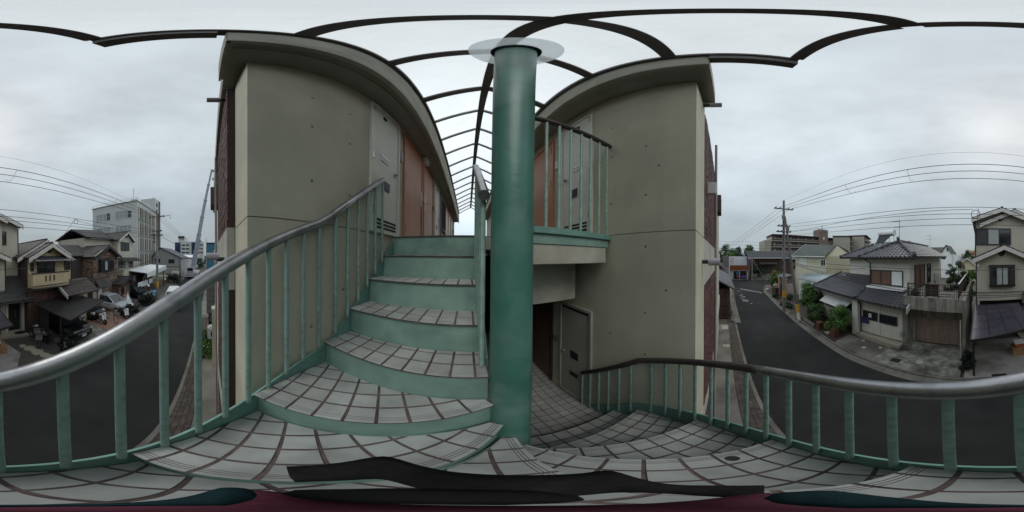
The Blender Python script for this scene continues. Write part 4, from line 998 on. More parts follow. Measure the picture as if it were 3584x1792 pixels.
tag(MB().sphere((24.4,-6.75,G+.28),.3,12,8,(1,1,.8)).build('boulder', step_m, smooth='all'), 'pale boulder at the bend of the road', 'stone')
tag(MB().box(22.9,23.5,-8.0,-7.4,G,G+1.3).build('white_post', step_m, bevel=.02), 'pale square post above the stack of boards', 'post')

# ------------------------------------------------------------------ yellow house, its gate and the pale metal roof
yh = thing('yellow_house', 'yellow house with grey green roof behind the utility poles', 'house', (19,-11,G))
MB().box(14.0, 21.5, -14.5, -10.2, G, .1).build('wall', cream2, yh)
shingled(yh, [(13.6,-9.8,.12),(22.1,-9.8,.28),(22.1,-12.2,2.0),(14.5,-12.2,1.45)], shingle_g, .08)
shingled(yh, [(22.1,-14.9,.2),(13.6,-14.9,.1),(14.5,-12.2,1.45),(22.1,-12.2,2.0)], shingle_g, .08)
MB().add([(21.5,-14.4,.08),(21.5,-10.3,.08),(21.5,-12.2,1.8),(21.4,-14.4,.08),(21.4,-10.3,.08),(21.4,-12.2,1.8)], [(0,1,2),(5,4,3),(0,3,4,1),(1,4,5,2),(2,5,3,0)]).build('gable_wall', cream2, yh)
MB().bar((13.6,-9.76,.06),(22.1,-9.76,.2),.08,.1).build('white_gutter', white_m, yh)
for q in (((22.12,-9.8,.2),(22.12,-12.2,1.95)),((22.12,-14.9,.2),(22.12,-12.2,1.95))): MB().bar(q[0],q[1],.06,.2).build('barge_board', white_m, yh)
MB().add([(14,-14.4,.08),(14,-10.3,.08),(14.5,-12.2,1.4),(14.1,-14.4,.08),(14.1,-10.3,.08),(14.6,-12.2,1.4)], [(2,1,0),(3,4,5),(4,3,0,1),(5,4,1,2),(3,5,2,0)]).build('gable_wall', cream2, yh)
window(yh, (14.9,-10.2,-.95), -X_, NY, .9, .72, 2, white_m)
window(yh, (20.2,-10.2,-1.1), -X_, NY, 2.1, 1.0, 2, white_m, panes=[offwhite, offwhite])
MB().box(14, 20, -10.2, -10.17, -1.35, -1.3).build('wall_band', white_m, yh)
pipe(yh, [(21.2,-10.16,0),(21.2,-10.16,G)], .05, white_m)
window(yh, (21.5,-11.6,-1.2), Y_, X_, .8, 1.2, 1, white_m)
mr = thing('metal_roof_shed', 'low shed under a pale ribbed metal roof beside the yellow house', 'shed', (15,-9,G))
def ribroof(parent, P, n_, m_):
    P = [V3(p) for p in P]; MB().slab(P, (0,0,-.05)).build('roof', m_, parent)
    mb = MB()
    for i in range(n_+1): mb.bar(P[0].lerp(P[1], i/n_)+Z_*.02, P[3].lerp(P[2], i/n_)+Z_*.02, .04, .05)
    mb.build('roof_ribs', m_, parent, kind='stuff')
ribroof(mr, [(10.8,-8.6,-2.35),(17.6,-8.6,-2.45),(18.2,-10.1,-2.0),(10.8,-10.1,-1.55)], 22, metal_roof)
ribroof(mr, [(10.8,-8.0,-2.72),(15.2,-8.0,-2.85),(15.2,-8.56,-2.6),(10.8,-8.56,-2.5)], 14, metal_roof)
MB().box(10.9,17.4,-10.0,-8.7,G,-2.52).build('wall', offwhite, mr)
yg = thing('garden_gate', 'salmon gate posts with pale caps and a dark gate before the yellow house', 'gate', (20,-7.8,G))
for x, y in ((21.0,-7.6),(18.9,-7.5)):
    MB().box(x-.18,x+.18,y-.18,y+.18,G,-2.75).build('gate_post', salmon, yg); MB().box(x-.25,x+.25,y-.25,y+.25,-2.749,-2.62).build('post_cap', offwhite, yg)
MB().box(19.1,20.8,-7.6,-7.55,G+.1,-3.6).build('gate_leaf', bronze, yg)
MB().slab([(18.6,-7.2,-2.5),(21.4,-7.3,-2.5),(21.4,-8.4,-2.2),(18.6,-8.4,-2.2)],(0,0,-.06)).build('gate_roof', tile_roof, yg)

# ------------------------------------------------------------------ dark wooden house on the near side, shop and old house at the junction
nw = thing('wooden_shed', 'low dark timber shed with sagging grey roof on the near side of the road', 'shed', (15,.5,G))
MB().box(13.6,24,-.55,2.2,G,-2.65).build('wall', wood, nw)
for k in range(7): MB().box(13.56,13.597,-.5+.39*k,-.5+.39*k+.37,G+.05,-2.7).build('plank', wood, nw)
for k in range(3): MB().box(13.53,13.559,-.52,2.15,G+.5+k*.75,G+.56+k*.75).build('batten', wood, nw)
shingled(nw, [(13.2,-.95,-2.62),(24,-.95,-2.62),(24,1.0,-1.5),(13.2,1.0,-1.5)], tile_roof, .1)
shingled(nw, [(24,3,-2.6),(13.2,3,-2.6),(13.2,1.0,-1.5),(24,1.0,-1.5)], tile_roof, .1)
ns = thing('stone_pots', 'row of stones and pots along the foot of the dark timber shed', 'pots', (13,-.6,G))
for k in range(5): MB().sphere((12.9+k*.55,-.72-.02*k,G+.1),.15,8,6,(1,1,.8)).build('stone', gutter_m, ns, smooth='all')
gr_ = thing('grey_house', 'grey roofed house showing its side beyond the dark timber shed', 'house', (34,1,G))
MB().box(30,38,.2,6,G,-1.9).build('wall', wood, gr_); shingled(gr_, [(29.6,-.3,-2.0),(38.5,-.3,-2.0),(38.5,3,.3),(29.6,3,.3)], tile_roof)
MB().box(36.5,38.6,-1.3,.1,G,.35).build('block_wall', greywall, gr_)
for k in range(5): MB().box(36.46,36.499,-1.28+.28*k,-1.28+.28*k+.26,-2.2,.3).build('siding_panel', plank_m, gr_)
sp = thing('shop', 'small corner shop with white signboard over a brick red band at the road end', 'shop', (39,-3.7,G))
MB().box(38.9,46,-6.0,-1.5,G,.2).build('wall', offwhite, sp)
MB().box(38.62,38.899,-5.6,-1.5,-1.88,.24).build('signboard', sign_w, sp)
MB().box(38.62,38.9,-5.99,-5.605,-1.88,.24).build('sign_end', sign_purple, sp)
for r_i in range(8):
    for c in range(9): MB().box(38.66,38.899,-5.99+c*.497+.01,-5.99+(c+1)*.497-.01,-3.1+r_i*.15+.008,-3.1+(r_i+1)*.15-.008).build('brick', brick_o, sp)
def tstroke(mb, y0, z0, y1, z1, w=.07): mb.bar((38.612,y0,z0),(38.612,y1,z1),.015,w,(0,-(z1-z0),(y1-y0)))
ch = MB()
for a in ((-1.78,-.78,-1.86,-1.30),(-2.06,-.80,-2.06,-1.22),(-2.34,-.74,-2.34,-1.32)): tstroke(ch, *a)
ch.build('sign_character', sign_red, sp)
ch = MB()
for a in ((-1.95,-.12,-2.2,-.05),(-1.92,-.2,-2.25,-.2),(-2.08,-.08,-2.08,-.52),(-2.05,-.28,-1.88,-.45),(-2.12,-.28,-2.28,-.45),(-2.42,-.05,-2.34,-.2),(-2.5,-.18,-2.36,-.36),(-2.56,-.32,-2.36,-.52)): tstroke(ch, *a, .05)
ch.build('sign_character', sign_red, sp)
MB().box(38.64,38.89,-6.0,-1.6,-3.25,-3.11).build('canopy_edge', greywall, sp)
for y, m_ in ((-2.35,white_m),(-3.9,white_m),(-5.7,white_m)): MB().box(38.8,38.899,y-.05,y+.05,G+.1,-3.26).build('door_post', m_, sp)
MB().box(38.87,38.899,-3.84,-2.41,G+.1,-3.27).build('door_pane', glass, sp); MB().box(38.87,38.899,-5.64,-3.96,G+.1,-3.27).build('door_pane', glass, sp)
MB().box(38.855,38.868,-3.75,-3.05,-4.1,-3.35).build('blue_poster', poster_b, sp); MB().box(38.855,38.868,-3.7,-3.15,-4.95,-4.25).build('red_poster', poster_m, sp); MB().box(38.855,38.868,-5.5,-4.2,-5.0,-4.35).build('purple_poster', sign_purple, sp)
th_ = thing('old_tiled_house', 'long old dark house with grey tile roof at the far junction', 'house', (40,-12,G))
MB().box(38,50,-17,-7.5,G,-.15).build('wall', wood, th_)
tiled(th_, [(37.2,-18,-.1),(37.2,-5.6,-.1),(40.5,-5.6,1.65),(40.5,-18,1.65)], tile_roof, 0, pu=.45, pv=.4)
tiled(th_, [(36.4,-12.6,-1.55),(36.4,-8.4,-1.55),(38.0,-8.4,-1.0),(38.0,-12.6,-1.0)], tile_roof, 0, pu=.45, pv=.4)
MB().bar((37.18,-18,-.15),(37.18,-5.6,-.15),.1,.14).build('eave_board', white_m, th_)
bw_ = thing('block_wall', 'grey block wall with dark hedge at the junction right of the shop', 'wall', (37,-8.5,G)); MB().box(37.0,37.2,-11.5,-6.4,G,-3.9).build('wall', greywall, bw_)
for k in range(3):
    for j in range(9): MB().box(36.97,36.999,-11.45+j*.56,-11.45+j*.56+.54,G+.05+k*.46,G+.05+k*.46+.44).build('block', gutter_m, bw_)
tree('hedge', 'dark hedge rising above the grey block wall at the junction', 'hedge', (38.1,-8.6,G), 3.4, 2.0, leaf_c, 1500, .2, 9, .1)
gt2 = thing('utility_pole', 'slim far pole with stay wires right of the shop sign', 'pole', (36.4,-6.5,G)); MB().tube([(36.4,-6.5,G),(36.4,-6.5,.2)],[.14,.1],10).build('pole', pole_m, gt2); MB().tube([(36.4,-6.5,-.3),(36.4,-9.0,G+1.0)],.06,6).build('stay', pole_m, gt2)
for i,(x,y,h,r,m_,l) in enumerate([(75,-.5,11.5,4.5,leaf_a,'broad green tree left of the apartment slab, tallest of the row'),(78,-6.5,10.5,4.2,leaf_c,'dark tree next to the tallest of the distant row'),(74,-11.5,11.0,3.6,leaf_a,'round tree at the right end of the distant row'),(76,4.5,9.8,4.2,leaf_c,'dark tree at the left end of the distant row, by the brick wall'),(66,-3,7.5,3.0,leaf_b,'lower bright tree behind the shop roof')]):
    tree('distant_tree', l, 'tree', (x,y,G), h, r, m_, 1500, .38, 11, .2, 'distant trees beyond the junction')
for i,(x,y,w_,h) in enumerate([(55,-2.8,3,5.2),(58,-8.5,4,5.4),(60,-13,4,5.6)]):
    o = thing('distant_house', ['small pale house above the shop sign','low house behind the shop to the right','low house before the apartment slab'][i], 'house', (x,y,G), group='far houses beyond the shop')
    MB().box(x,x+5,y-w_/2,y+w_/2,G,G+h-.9).build('wall', [offwhite,greywall,cream][i], o); shingled(o, [(x-.3,y+w_/2+.3,G+h-.95),(x-.3,y-w_/2-.3,G+h-.95),(x+2.5,y-w_/2-.3,G+h),(x+2.5,y+w_/2+.3,G+h)], shingle, .1, .6)

# ------------------------------------------------------------------ apartment slab far right
ap = thing('apartment_slab', 'long brown apartment slab with white gallery rails far behind the yellow house', 'building', (72,-45,G))
def slab_block(P0, P1, ztop, depth, floors, endm):
    P0, P1 = V3(P0), V3(P1); u = (P1-P0).normalized(); nn = V3((-u.y,u.x,0))
    if nn.x > 0: nn = -nn
    L = (P1-P0).length
    MB().obox((P0.x,P0.y,G), u*L, -nn*depth, Z_*(ztop-G)).build('wall', apt_brown, ap)
    MB().obox(V3((P0.x,P0.y,G))-u*.06, u*.05, -nn*depth, Z_*(ztop-G-.6)).build('end_wall', endm, ap); MB().obox(V3((P1.x,P1.y,G))+u*.01, u*.05, -nn*depth, Z_*(ztop-G-.6)).build('end_wall', endm, ap)
    MB().obox(V3((P0.x,P0.y,ztop))-u*.3+nn*1.5, u*(L+.6), -nn*(depth+1.8), Z_*.35).build('roof_slab', apt_brown, ap)
    for k in range(floors):
        z = ztop-2.75*(k+1)
        MB().obox(V3((P0.x,P0.y,z))+nn*.02, u*L, nn*1.35, Z_*.18).build('gallery_floor', offwhite, ap)
        MB().obox(V3((P0.x,P0.y,z+.19))+nn*1.28, u*L, nn*.08, Z_*.85).build('gallery_parapet', apt_brown if k%2 else apt_brown, ap)
        MB().obox(V3((P0.x,P0.y,z+1.05))+nn*1.27, u*L, nn*.1, Z_*.09).build('gallery_rail', offwhite, ap)
        n_ = int(L/4)
        for i in range(n_):
            q = V3((P0.x,P0.y,z+.2))+u*(i*4+.8)+nn*.02
            MB().obox(q, u*.9, nn*.05, Z_*2).build('door', greywall, ap); MB().obox(q+u*1.6+Z_*.9, u*1.2, nn*.05, Z_*1.1).build('window', glass, ap)
slab_block((70,-21.5,0), (70,-60,0), 10.1, 9, 5, apt_beige)
slab_block((62,-61,0), (70,-68,0), 11.2, 9, 5, apt_beige); slab_block((60.5,-71,0),(72,-90,0),12.4,9,5,apt_beige)
MB().box(68.4,74,-51.2,-45.6,G,14.3).build('lift_tower', mat('tower_tile', (.20,.155,.13), .85,.1,.6), ap)
MB().box(68.3,68.39,-48.9,-48,9.2,10.4).build('tower_window', white_m, ap)
MB().box(69,80,-20.9,-17.8,G,7.6).build('end_stair_block', apt_beige, ap)
for k in range(8): MB().tube([(70,-46+-.7*k,14.3),(70,-46-.7*k,15.1)],.06,5).build('roof_post', bronze, ap)
MB().tube([(72,-50,14.3),(72,-50,17.5)],.12,6).build('roof_mast', bronze, ap)

# ------------------------------------------------------------------ utility poles, strut and cables
def pole(name, label, x, y, ztop, arms, sleeve=True, rot=0):
    p = thing(name, label, 'pole', (x,y,G))
    MB().tube([(x,y,G),(x,y,ztop)], [.17,.11], 16).build('pole', pole_m, p, smooth=True)
    if sleeve: MB().tube([(x,y,G+1.5),(x,y,G+2.2)], [.172,.166], 16).build('sleeve', yellow_m, p, smooth=True)
    for z, h in arms:
        MB().box(x-.05, x+.05, y-h, y+h, z-.045, z+.045).build('cross_arm', strut_m, p)
        for k in (-.9,-.45,.45,.9):
            for s in (-1,1):
                MB().tube([(x,y+k*h,z+.05),(x+s*.32,y+k*h,z+.06)], [.035,.05], 8).build('insulator', insul, p, smooth=True)
    MB().tube([(x-.1,y+.12,1.0),(x-.1,y+.12,3.6)],.05,6).build('conduit', strut_m, p)
    return p
p1 = pole('utility_pole', 'tall concrete pole with orange sleeve and cross arms right of the road', 14.45, -5.62, 5.62, [(4.75,.95),(3.0,.6),(2.45,.7)])
MB().tube([(14.5,-6.1,2.55),(14.5,-6.1,3.0)],.12,10).build('transformer', greywall, p1, smooth=True)
MB().box(14.2,14.4,-5.4,-5.25,-.75,-.2).build('junction_box', bronze, p1); MB().box(14.2,14.4,-5.42,-5.3,-1.3,-1.0).build('junction_box', bronze, p1)
MB().bar((14.45,-5.62,3.9),(14.6,-5.62,3.9),.3,.35).build('strut_clamp', strut_m, p1)
p2 = thing('strut_pole', 'leaning dark strut pole with yellow and white foot propping the concrete pole', 'pole', (11.7,-5.9,G))
a, b = V3((11.72,-5.9,G)), V3((14.25,-5.66,3.9)); MB().tube([a,b],[.15,.09],14).build('strut', strut_m, p2, smooth=True)
MB().tube([a.lerp(b,.075),a.lerp(b,.15)],[.153,.148],14).build('yellow_sleeve', yellow_m, p2, smooth=True); MB().tube([a,a.lerp(b,.074)],[.158,.154],14).build('white_foot', offwhite, p2, smooth=True)
p3 = pole('utility_pole', 'concrete pole with yellow sleeve down the road left, before the grey house', -18.1, -6.25, 4.95, [(4.55,.95),(2.8,.6),(2.3,.7)])
MB().tube([(-18.1,-5.8,4.5),(-18.3,-4.7,4.7),(-18.3,-4.7,4.2)],.035,6).build('arm_bracket', strut_m, p3)
for z in (1.4,1.8,2.2): MB().tube([(-18.1,-6.6,z),(-18.1,-6.6,z+.3)],.13,8).build('transformer', strut_m, p3, smooth=True)
WG = 'cables strung along the street'
def wire(label, a, b, sag, r=.012, n=28, name='cable', group=WG):
    a, b = V3(a), V3(b); pts = []
    for i in range(n+1):
        t = i/n; p = a.lerp(b, t); p.z -= sag*4*t*(1-t); pts.append(p)
    o = MB().tube(pts, r, 5).build(name, wire_m, smooth='all'); o['label'] = label; o['category'] = 'cable'
    if group: o['group'] = group
    return o
for i,(y0,y1,l) in enumerate([(-5.25,-5.55,'highest of the three thick upper cables over the street'),(-5.8,-6.1,'middle one of the three thick upper cables'),(-6.35,-6.65,'lowest of the three thick upper cables')]):
    wire(l, (14.4,y0,4.85),(-18.05,y1,4.65), (1.36,1.35,1.42)[i], .013)
wire('faint thin wire high above the three upper cables', (14.4,-5.62,5.6),(-18.1,-6.25,4.95), .95, .005)
for i,(z0,z1,sg,l) in enumerate([(3.15,2.95,1.25,'uppermost cable of the middle bundle'),(2.95,2.75,1.3,'second cable of the middle bundle'),(2.5,2.4,1.05,'third cable of the middle bundle'),(2.2,2.1,.98,'lowest cable of the middle bundle')]):
    wire(l, (14.4,-5.7-.1*i,z0),(-18.05,-6.1,z1), sg, .010)
for i,(z0,sg,l) in enumerate([(-.15,.35,'upper thin cable crossing the tiled house wall'),(-.25,1.08,'upper one of the two heavy low cables before the cream house'),(-.3,1.15,'lower one of the two heavy low cables before the cream house')]):
    wire(l, (14.4,-5.66,z0),(-18.05,-6.1,z0), sg, (.009,.014,.014)[i])
wire('service wire from the concrete pole sloping up to a spliced drop', (14.4,-5.7,2.3),(.22,-5.9,1.75), .1, .010)
wire('service drop falling to the corner of the cream house', (.02,-5.95,1.8),(.3,-9.6,.15), .1, .010)
lp_ = MB().torus((.12,-5.95,1.58),(0.1,1,0),.16,.012,24,6).build('cable_loop', wire_m, smooth='all'); tag(lp_, 'coiled loop of cable hanging beside the cream house roof', 'cable', WG)
wire('service wire rising from the tan balcony house to the bundle', (-6.4,-8.9,.7),(-5.4,-6.0,1.8), .03, .010)
wire('service wire running from the loop to the left pole', (-5.45,-6.0,1.78),(-18.0,-6.1,2.9), .5, .008)
lp_ = MB().torus((-5.5,-6.0,1.72),(.1,1,0),.12,.012,20,6).build('cable_loop', wire_m, smooth='all'); tag(lp_, 'small loop of cable above the tan balcony house', 'cable', WG)
for k,(x,yt) in enumerate([(2.4,-5.1),(5.5,-5.1),(-2.1,-5.2),(-8.2,-5.3)]):
    zt_ = 4.75-1.36*4*((14.4-x)/32.45)*(1-(14.4-x)/32.45)
    o = wire(['hanging jumper loop under the upper cables, right of the cream house gable','hanging jumper loop nearer the concrete pole','hanging jumper loop at the left edge of the picture','hanging jumper loop before the white office block'][k], (x,yt,zt_-.1),(x+.15,yt-.9,zt_-.12), .28, .006, 14, 'jumper_loop', 'jumper loops on the upper cables')
for k in range(3): wire(['first','second','third'][k]+' upper cable running away from the concrete pole to the right block', (14.5,-5.0-.55*k,4.7),(38,1.5-.3*k,2.2-.2*k), .8, .013, 16, 'cable', 'cables running beyond the junction')
for k in range(3): wire(['upper','middle','lower'][k]+' cable crossing the sky above the distant trees', (38,8,3.9-.75*k),(36,-40,4.6-.75*k), .6, .016, 16, 'cable', 'cables running beyond the junction')
wire('dark cable crossing low over the junction', (14.4,-5.6,-1.0),(14.2,1,-2.4), .25, .012, 16)
wire('service cable from the concrete pole to the yellow house', (14.4,-5.7,-.1),(13.0,-10.2,-1.4), .2, .011, 14)
wire('thick twisted cable from the pole to the tiled house roof', (14.3,-5.7,-.2),(7.6,-9.0,-.8), .35, .016, 14)
for k in range(3): wire(['upper','middle','lower'][k]+' cable running on from the left pole down the road', (-18.15,-5.6-.4*k,4.6),(-60,-4.5-.4*k,2.6), .7, .016, 16, 'cable', 'cables running on down the left road')
wire('low cable running on from the left pole', (-18.15,-6.1,2.4),(-60,-5,1.0), .6, .02, 16, 'cable', 'cables running on down the left road')

# ------------------------------------------------------------------ house with the tan balcony and its carport
hc = thing('balcony_house', 'yellow beige house with tan balcony, brown roof and white barge boards', 'house', (-6,-9.5,G))
MB().box(-7.7,-4.3,-15,-9.0,-2.05,.0).box(-8.0,-7.71,-14,-9.7,G,-.05).build('wall', tan, hc); MB().box(-7.69,-4.31,-15,-9.02,G,-2.052).build('shade_painted_wall', wood, hc)  # ground floor in dark wood: shade under the balcony put into the colour
MB().box(-4.299,-4.27,-14.9,-9.1,G,-.05).build('side_cladding', wood, hc)
gable_y(hc, -7.3,-4.34,-9.0,-15,.0,.82,.2, shingle_b, wallm=tan)
gable_y(hc, -7.9,-4.0,-9.9,-15.5,.0,1.12,.22, shingle_b, wallm=tan)
MB().box(-6.0,-5.72,-8.995,-8.96,.16,.55).build('gable_vent', bronze, hc)
window(hc, (-4.92,-9.0,-1.12), -X_, NY, 1.34, .76, 2, bronze)
window(hc, (-7.1,-9.0,-1.02), -X_, NY, .5, .62, 1, bronze); window(hc, (-4.45,-9.0,-.95), -X_, NY, .22, .5, 1, bronze)
MB().slab([(-4.32,-9.0,-.02),(-7.62,-9.0,-.02),(-7.5,-8.25,-.26),(-4.45,-8.25,-.27)],(0,0,-.03)).build('awning', shutter_d, hc)
MB().bar((-4.45,-8.25,-.3),(-7.5,-8.25,-.28),.03,.06).build('awning_edge', greywall, hc)
MB().box(-6.92,-4.27,-8.42,-8.3,-1.95,-1.07).box(-4.39,-4.27,-9.0,-8.421,-1.95,-1.07).box(-6.92,-6.80,-9,-8.421,-1.95,-1.07).box(-6.8,-4.4,-9,-8.421,-2.0,-1.9).build('balcony', tan, hc)
MB().box(-6.96,-4.23,-8.46,-8.26,-1.069,-1.03).build('balcony_coping', bronze, hc)
for k in range(2): MB().box(-6.95,-4.24,-8.299,-8.275,-1.8-.14*k,-1.775-.14*k).build('balcony_band', bronze, hc)
for k in range(3): MB().box(-5.19-.3*k,-5.09-.3*k,-8.298,-8.285,-1.55,-1.2).build('balcony_slot', dark_slot, hc)
shingled(hc, [(-6.3,-7.7,-2.55),(-9.3,-7.7,-2.6),(-9.3,-9.0,-1.75),(-6.3,-9.0,-1.72)], shingle_b)
MB().slab([(-6.26,-7.65,-2.5),(-6.26,-9.0,-1.68),(-6.26,-9.0,-1.95),(-6.26,-7.65,-2.72)],(-.06,0,0)).build('verge_board', fascia_w, hc)
MB().box(-9.2,-7.71,-12,-8.8,G,-2.6).build('side_porch_wall', cream, hc); window(hc, (-8.3,-8.8,-3.6), -X_, NY, .4, .5, 1)
pipe(hc, [(-4.2,-9.02,-.1),(-4.22,-9.02,-2.9)], .03); pipe(hc, [(-7.72,-8.95,-.1),(-7.72,-8.95,-2)], .03)
cc_ = thing('carport', 'dark smoked carport roof over the black car', 'carport', (-6,-7.5,G))
B4 = [V3((-4.6,-5.45,-2.98)), V3((-8.1,-6.35,-2.93)), V3((-7.7,-10.2,-2.9)), V3((-4.6,-8.6,-2.95))]
for i in range(2):
    for j in range(6):
        def q(a, b): return (B4[0].lerp(B4[3], b)).lerp(B4[1].lerp(B4[2], b), a)
        g = .004; MB().slab([q(i/2+g,j/6+g), q((i+1)/2-g,j/6+g), q((i+1)/2-g,(j+1)/6-g), q(i/2+g,(j+1)/6-g)], (0,0,.006)).build('roof_sheet', carport_m, cc_)
for j in range(7): MB().bar(B4[0].lerp(B4[3],j/6)-Z_*.02, B4[1].lerp(B4[2],j/6)-Z_*.02, .04, .05).build('cross_rail', bronze, cc_)
for a, b in ((B4[0],B4[3]),(B4[1],B4[2]),(B4[0],B4[1]),(B4[3],B4[2])): MB().bar(a-Z_*.03, b-Z_*.03, .06, .09).build('edge_rail', bronze, cc_)
for x, y in ((-4.66,-6.2),(-4.66,-8.3)): MB().box(x-.04,x+.04,y-.04,y+.04,G,-3.0).build('post', bronze, cc_)
for k in range(14): MB().box(-4.70,-4.66,-8.2+.13*k,-8.2+.13*k+.1,G+.05,-3.05).build('screen_slat', bronze, cc_) if k < 7 else None
gl = thing('globe_lamp', 'white globe lamp on a dark post in front of the porch planting', 'lamp', (-4.95,-9.6,G)); MB().tube([(-4.95,-9.6,G),(-4.95,-9.6,-4.4)],.04,8).build('post', bronze, gl); MB().sphere((-4.95,-9.6,-4.28),.12,14,10).build('globe', globe_m, gl, smooth='all')
tree('planter_shrub', 'small weedy shrub at the corner of the beige door step', 'shrub', (-4.75,-9.3,G), .7, .42, leaf_a, 600, .07, 7, .1)
mt = MB().prism([(-3.9+.42*math.cos(i*.393),-9.35+.22*math.sin(i*.393)) for i in range(16)], G+.201, G+.215).build('door_mat', dark_slot); tag(mt, 'dark oval mat on the beige door step', 'mat')
tree('dark_shrub', 'blackish shrub at the street corner of the dark carport', 'shrub', (-4.9,-5.95,G), 1.6, .5, leaf_k, 1300, .09, 8, .1)

# ------------------------------------------------------------------ brick clad house
hd = thing('brick_house', 'two storey house clad in mottled brown brick with a bay window', 'house', (-13,-10.5,G))
MB().box(-15.4,-11.35,-15,-10.05,G,.0).box(-11.34,-10.0,-15,-11.5,G,.0).build('wall', stone_back, hd)
def cladding(parent, P, U, w, h, Nn, holes_=(), dx=.27, dz=.105, name='brick_cladding'):
    P, U, Nn = V3(P), V3(U).normalized(), V3(Nn).normalized(); mb = MB(); z, k = 0, 0
    while z < h-.02:
        x = -random.random()*dx
        while x < w:
            L = dx*random.choice((.55,1,1,1.35)); a, b = max(x,0), min(x+L-.012,w)
            if b-a > .03 and not any(h0 < (a+b)/2 < h1 and h2 < z+.04 < h3 for h0,h1,h2,h3 in holes_):
                mb.obox(P+U*a+Z_*(z+.006), U*(b-a), Nn*random.uniform(.012,.035), Z_*(min(dz, h-z)-.014))
            x += L
        z += dz; k += 1
    mb.build(name, stone_m, parent, kind='stuff')
cladding(hd, (-11.35,-10.05,G), -X_, 4.05, 5.35, NY, [(.75,2.95,3.75,5.0)])
cladding(hd, (-11.35,-15,G), Y_, 4.95, 5.35, X_)
gable_y(hd, -15.4,-11.35,-10.05,-15,.0,1.0,.3, shingle, wallm=stone_back, bm_=bronze)
cl = MB()
for k in range(9):
    z = .02+k*.1; xw_ = 2.0*(1-z/1.0)
    x = -13.375-xw_
    while x < -13.375+xw_-.1: cl.box(x+.006,x+.25,-10.045,-10.02+random.uniform(0,.015),z,z+.09); x += .26
cl.build('gable_cladding', stone_m, hd, kind='stuff')
shingled(hd, [(-9.6,-11.2,-.05),(-12.6,-11.2,.0),(-12.6,-13.4,1.15),(-9.6,-13.4,1.1)], shingle); shingled(hd, [(-12.6,-15.4,.0),(-9.6,-15.4,-.05),(-9.6,-13.4,1.1),(-12.6,-13.4,1.15)], shingle)
MB().bar((-9.62,-11.2,-.05),(-9.62,-13.4,1.08),.05,.2).build('barge_board', fascia_w, hd); MB().bar((-11.15,-9.62,-.12),(-12.3,-9.62,.45),.04,.12).build('barge_board', fascia_w, hd)
MB().box(-13.6,-13.2,-10.03,-9.99,.25,.6).build('gable_vent', bronze, hd)
MB().box(-14.3,-12.1,-10.03,-9.75,-.56,-.46).box(-14.3,-12.1,-10.03,-9.75,-1.6,-1.5).box(-14.3,-14.22,-10.03,-9.76,-1.5,-.56).box(-12.18,-12.1,-10.03,-9.76,-1.5,-.56).build('bay_frame', bronze, hd)
window(hd, (-12.16,-9.77,-1.52), -X_, NY, 2.08, .98, 4, bronze, curt=(1,))
shingled(hd, [(-11.3,-9.2,-3.0),(-13.2,-9.2,-3.0),(-13.0,-10.0,-2.35),(-11.5,-10.0,-2.3)], shingle, .06)
MB().box(-11.7,-11.2,-10.02,-9.98,G,-3.05).build('door_panel', greywall, hd); MB().box(-12.5,-11.95,-10.02,-9.97,G,-3.0).build('pale_door', offwhite, hd)
MB().box(-16.9,-14.5,-10.5,-9.3,G,-3.0).build('porch_wall', stone_back, hd); cladding(hd, (-14.5,-9.3,G), -X_, 2.4, 2.35, NY, [(.5,1.0,.6,1.7)])
cladding(hd, (-14.5,-10.5,G), Y_, 1.2, 2.35, X_)
window(hd, (-15.05,-9.28,-4.6), -X_, NY, .4, 1.1, 1, bronze)
gable_y(hd, -16.9,-14.5,-9.1,-10.6,-3.0,-2.4,.25, shingle, wallm=beige, bm_=bronze)

# ------------------------------------------------------------------ taller beige house behind
he = thing('stepped_house', 'taller beige house with dark gabled roof standing before the white office block', 'house', (-19,-12,G))
MB().box(-22.9,-18.6,-18,-12.0,G,2.25).box(-18.59,-13.2,-18,-13.0,G,2.0).box(-24,-18.2,-12.0,-11.0,G,-1.85).build('wall', beige, he)
gable_y(he, -22.9,-18.6,-12.0,-18,2.25,3.45,.35, shingle, wallm=beige)
shingled(he, [(-12.9,-12.4,2.05),(-18.6,-12.4,2.15),(-18.6,-15,3.65),(-12.9,-15,3.2)], shingle); shingled(he, [(-18.6,-18.4,2.1),(-12.9,-18.4,2.0),(-12.9,-15,3.2),(-18.6,-15,3.65)], shingle)
MB().box(-21.0,-20.6,-11.99,-11.94,2.5,2.9).build('gable_vent', bronze, he)
window(he, (-19.3,-12.0,.6), -X_, NY, 2.4, 1.25, 2, bronze, panes=[shutter_d, shutter_d])
shingled(he, [(-18.3,-10.9,-.78),(-24.6,-10.9,-.9),(-24.2,-12.0,-.4),(-18.5,-12.0,-.35)], shingle)
window(he, (-18.6,-12.0,-1.9), -X_, NY, 1.7, .95, 2); window(he, (-21.6,-12.0,-1.9), -X_, NY, 1.3, .95, 2)
MB().box(-24,-18.3,-10.98,-10.9,-2.9,-1.88).build('balcony', beige, he)
for k in range(3): MB().box(-20.0-.35*k,-19.9-.35*k,-10.899,-10.885,-2.6,-2.05).build('balcony_slot', dark_slot, he)
MB().box(-24.6,-22.2,-11.2,-10.3,G,-3.1).build('porch_wall', wood, he); gable_y(he,-24.7,-22.2,-10.2,-11.4,-3.1,-2.2,.3,shingle,wallm=beige)
MB().box(-22.95,-22.8,-9.95,-9.8,G,-3.1).build('porch_post', beige, he); window(he, (-23.1,-10.3,-4.7), -X_, NY, .5, 1.3, 1, white_m, panes=[curtain])
shed = thing('flat_canopy_shed', 'low flat shed with deep white fascia sloping over the parking bays', 'shed', (-24,-8.5,G))
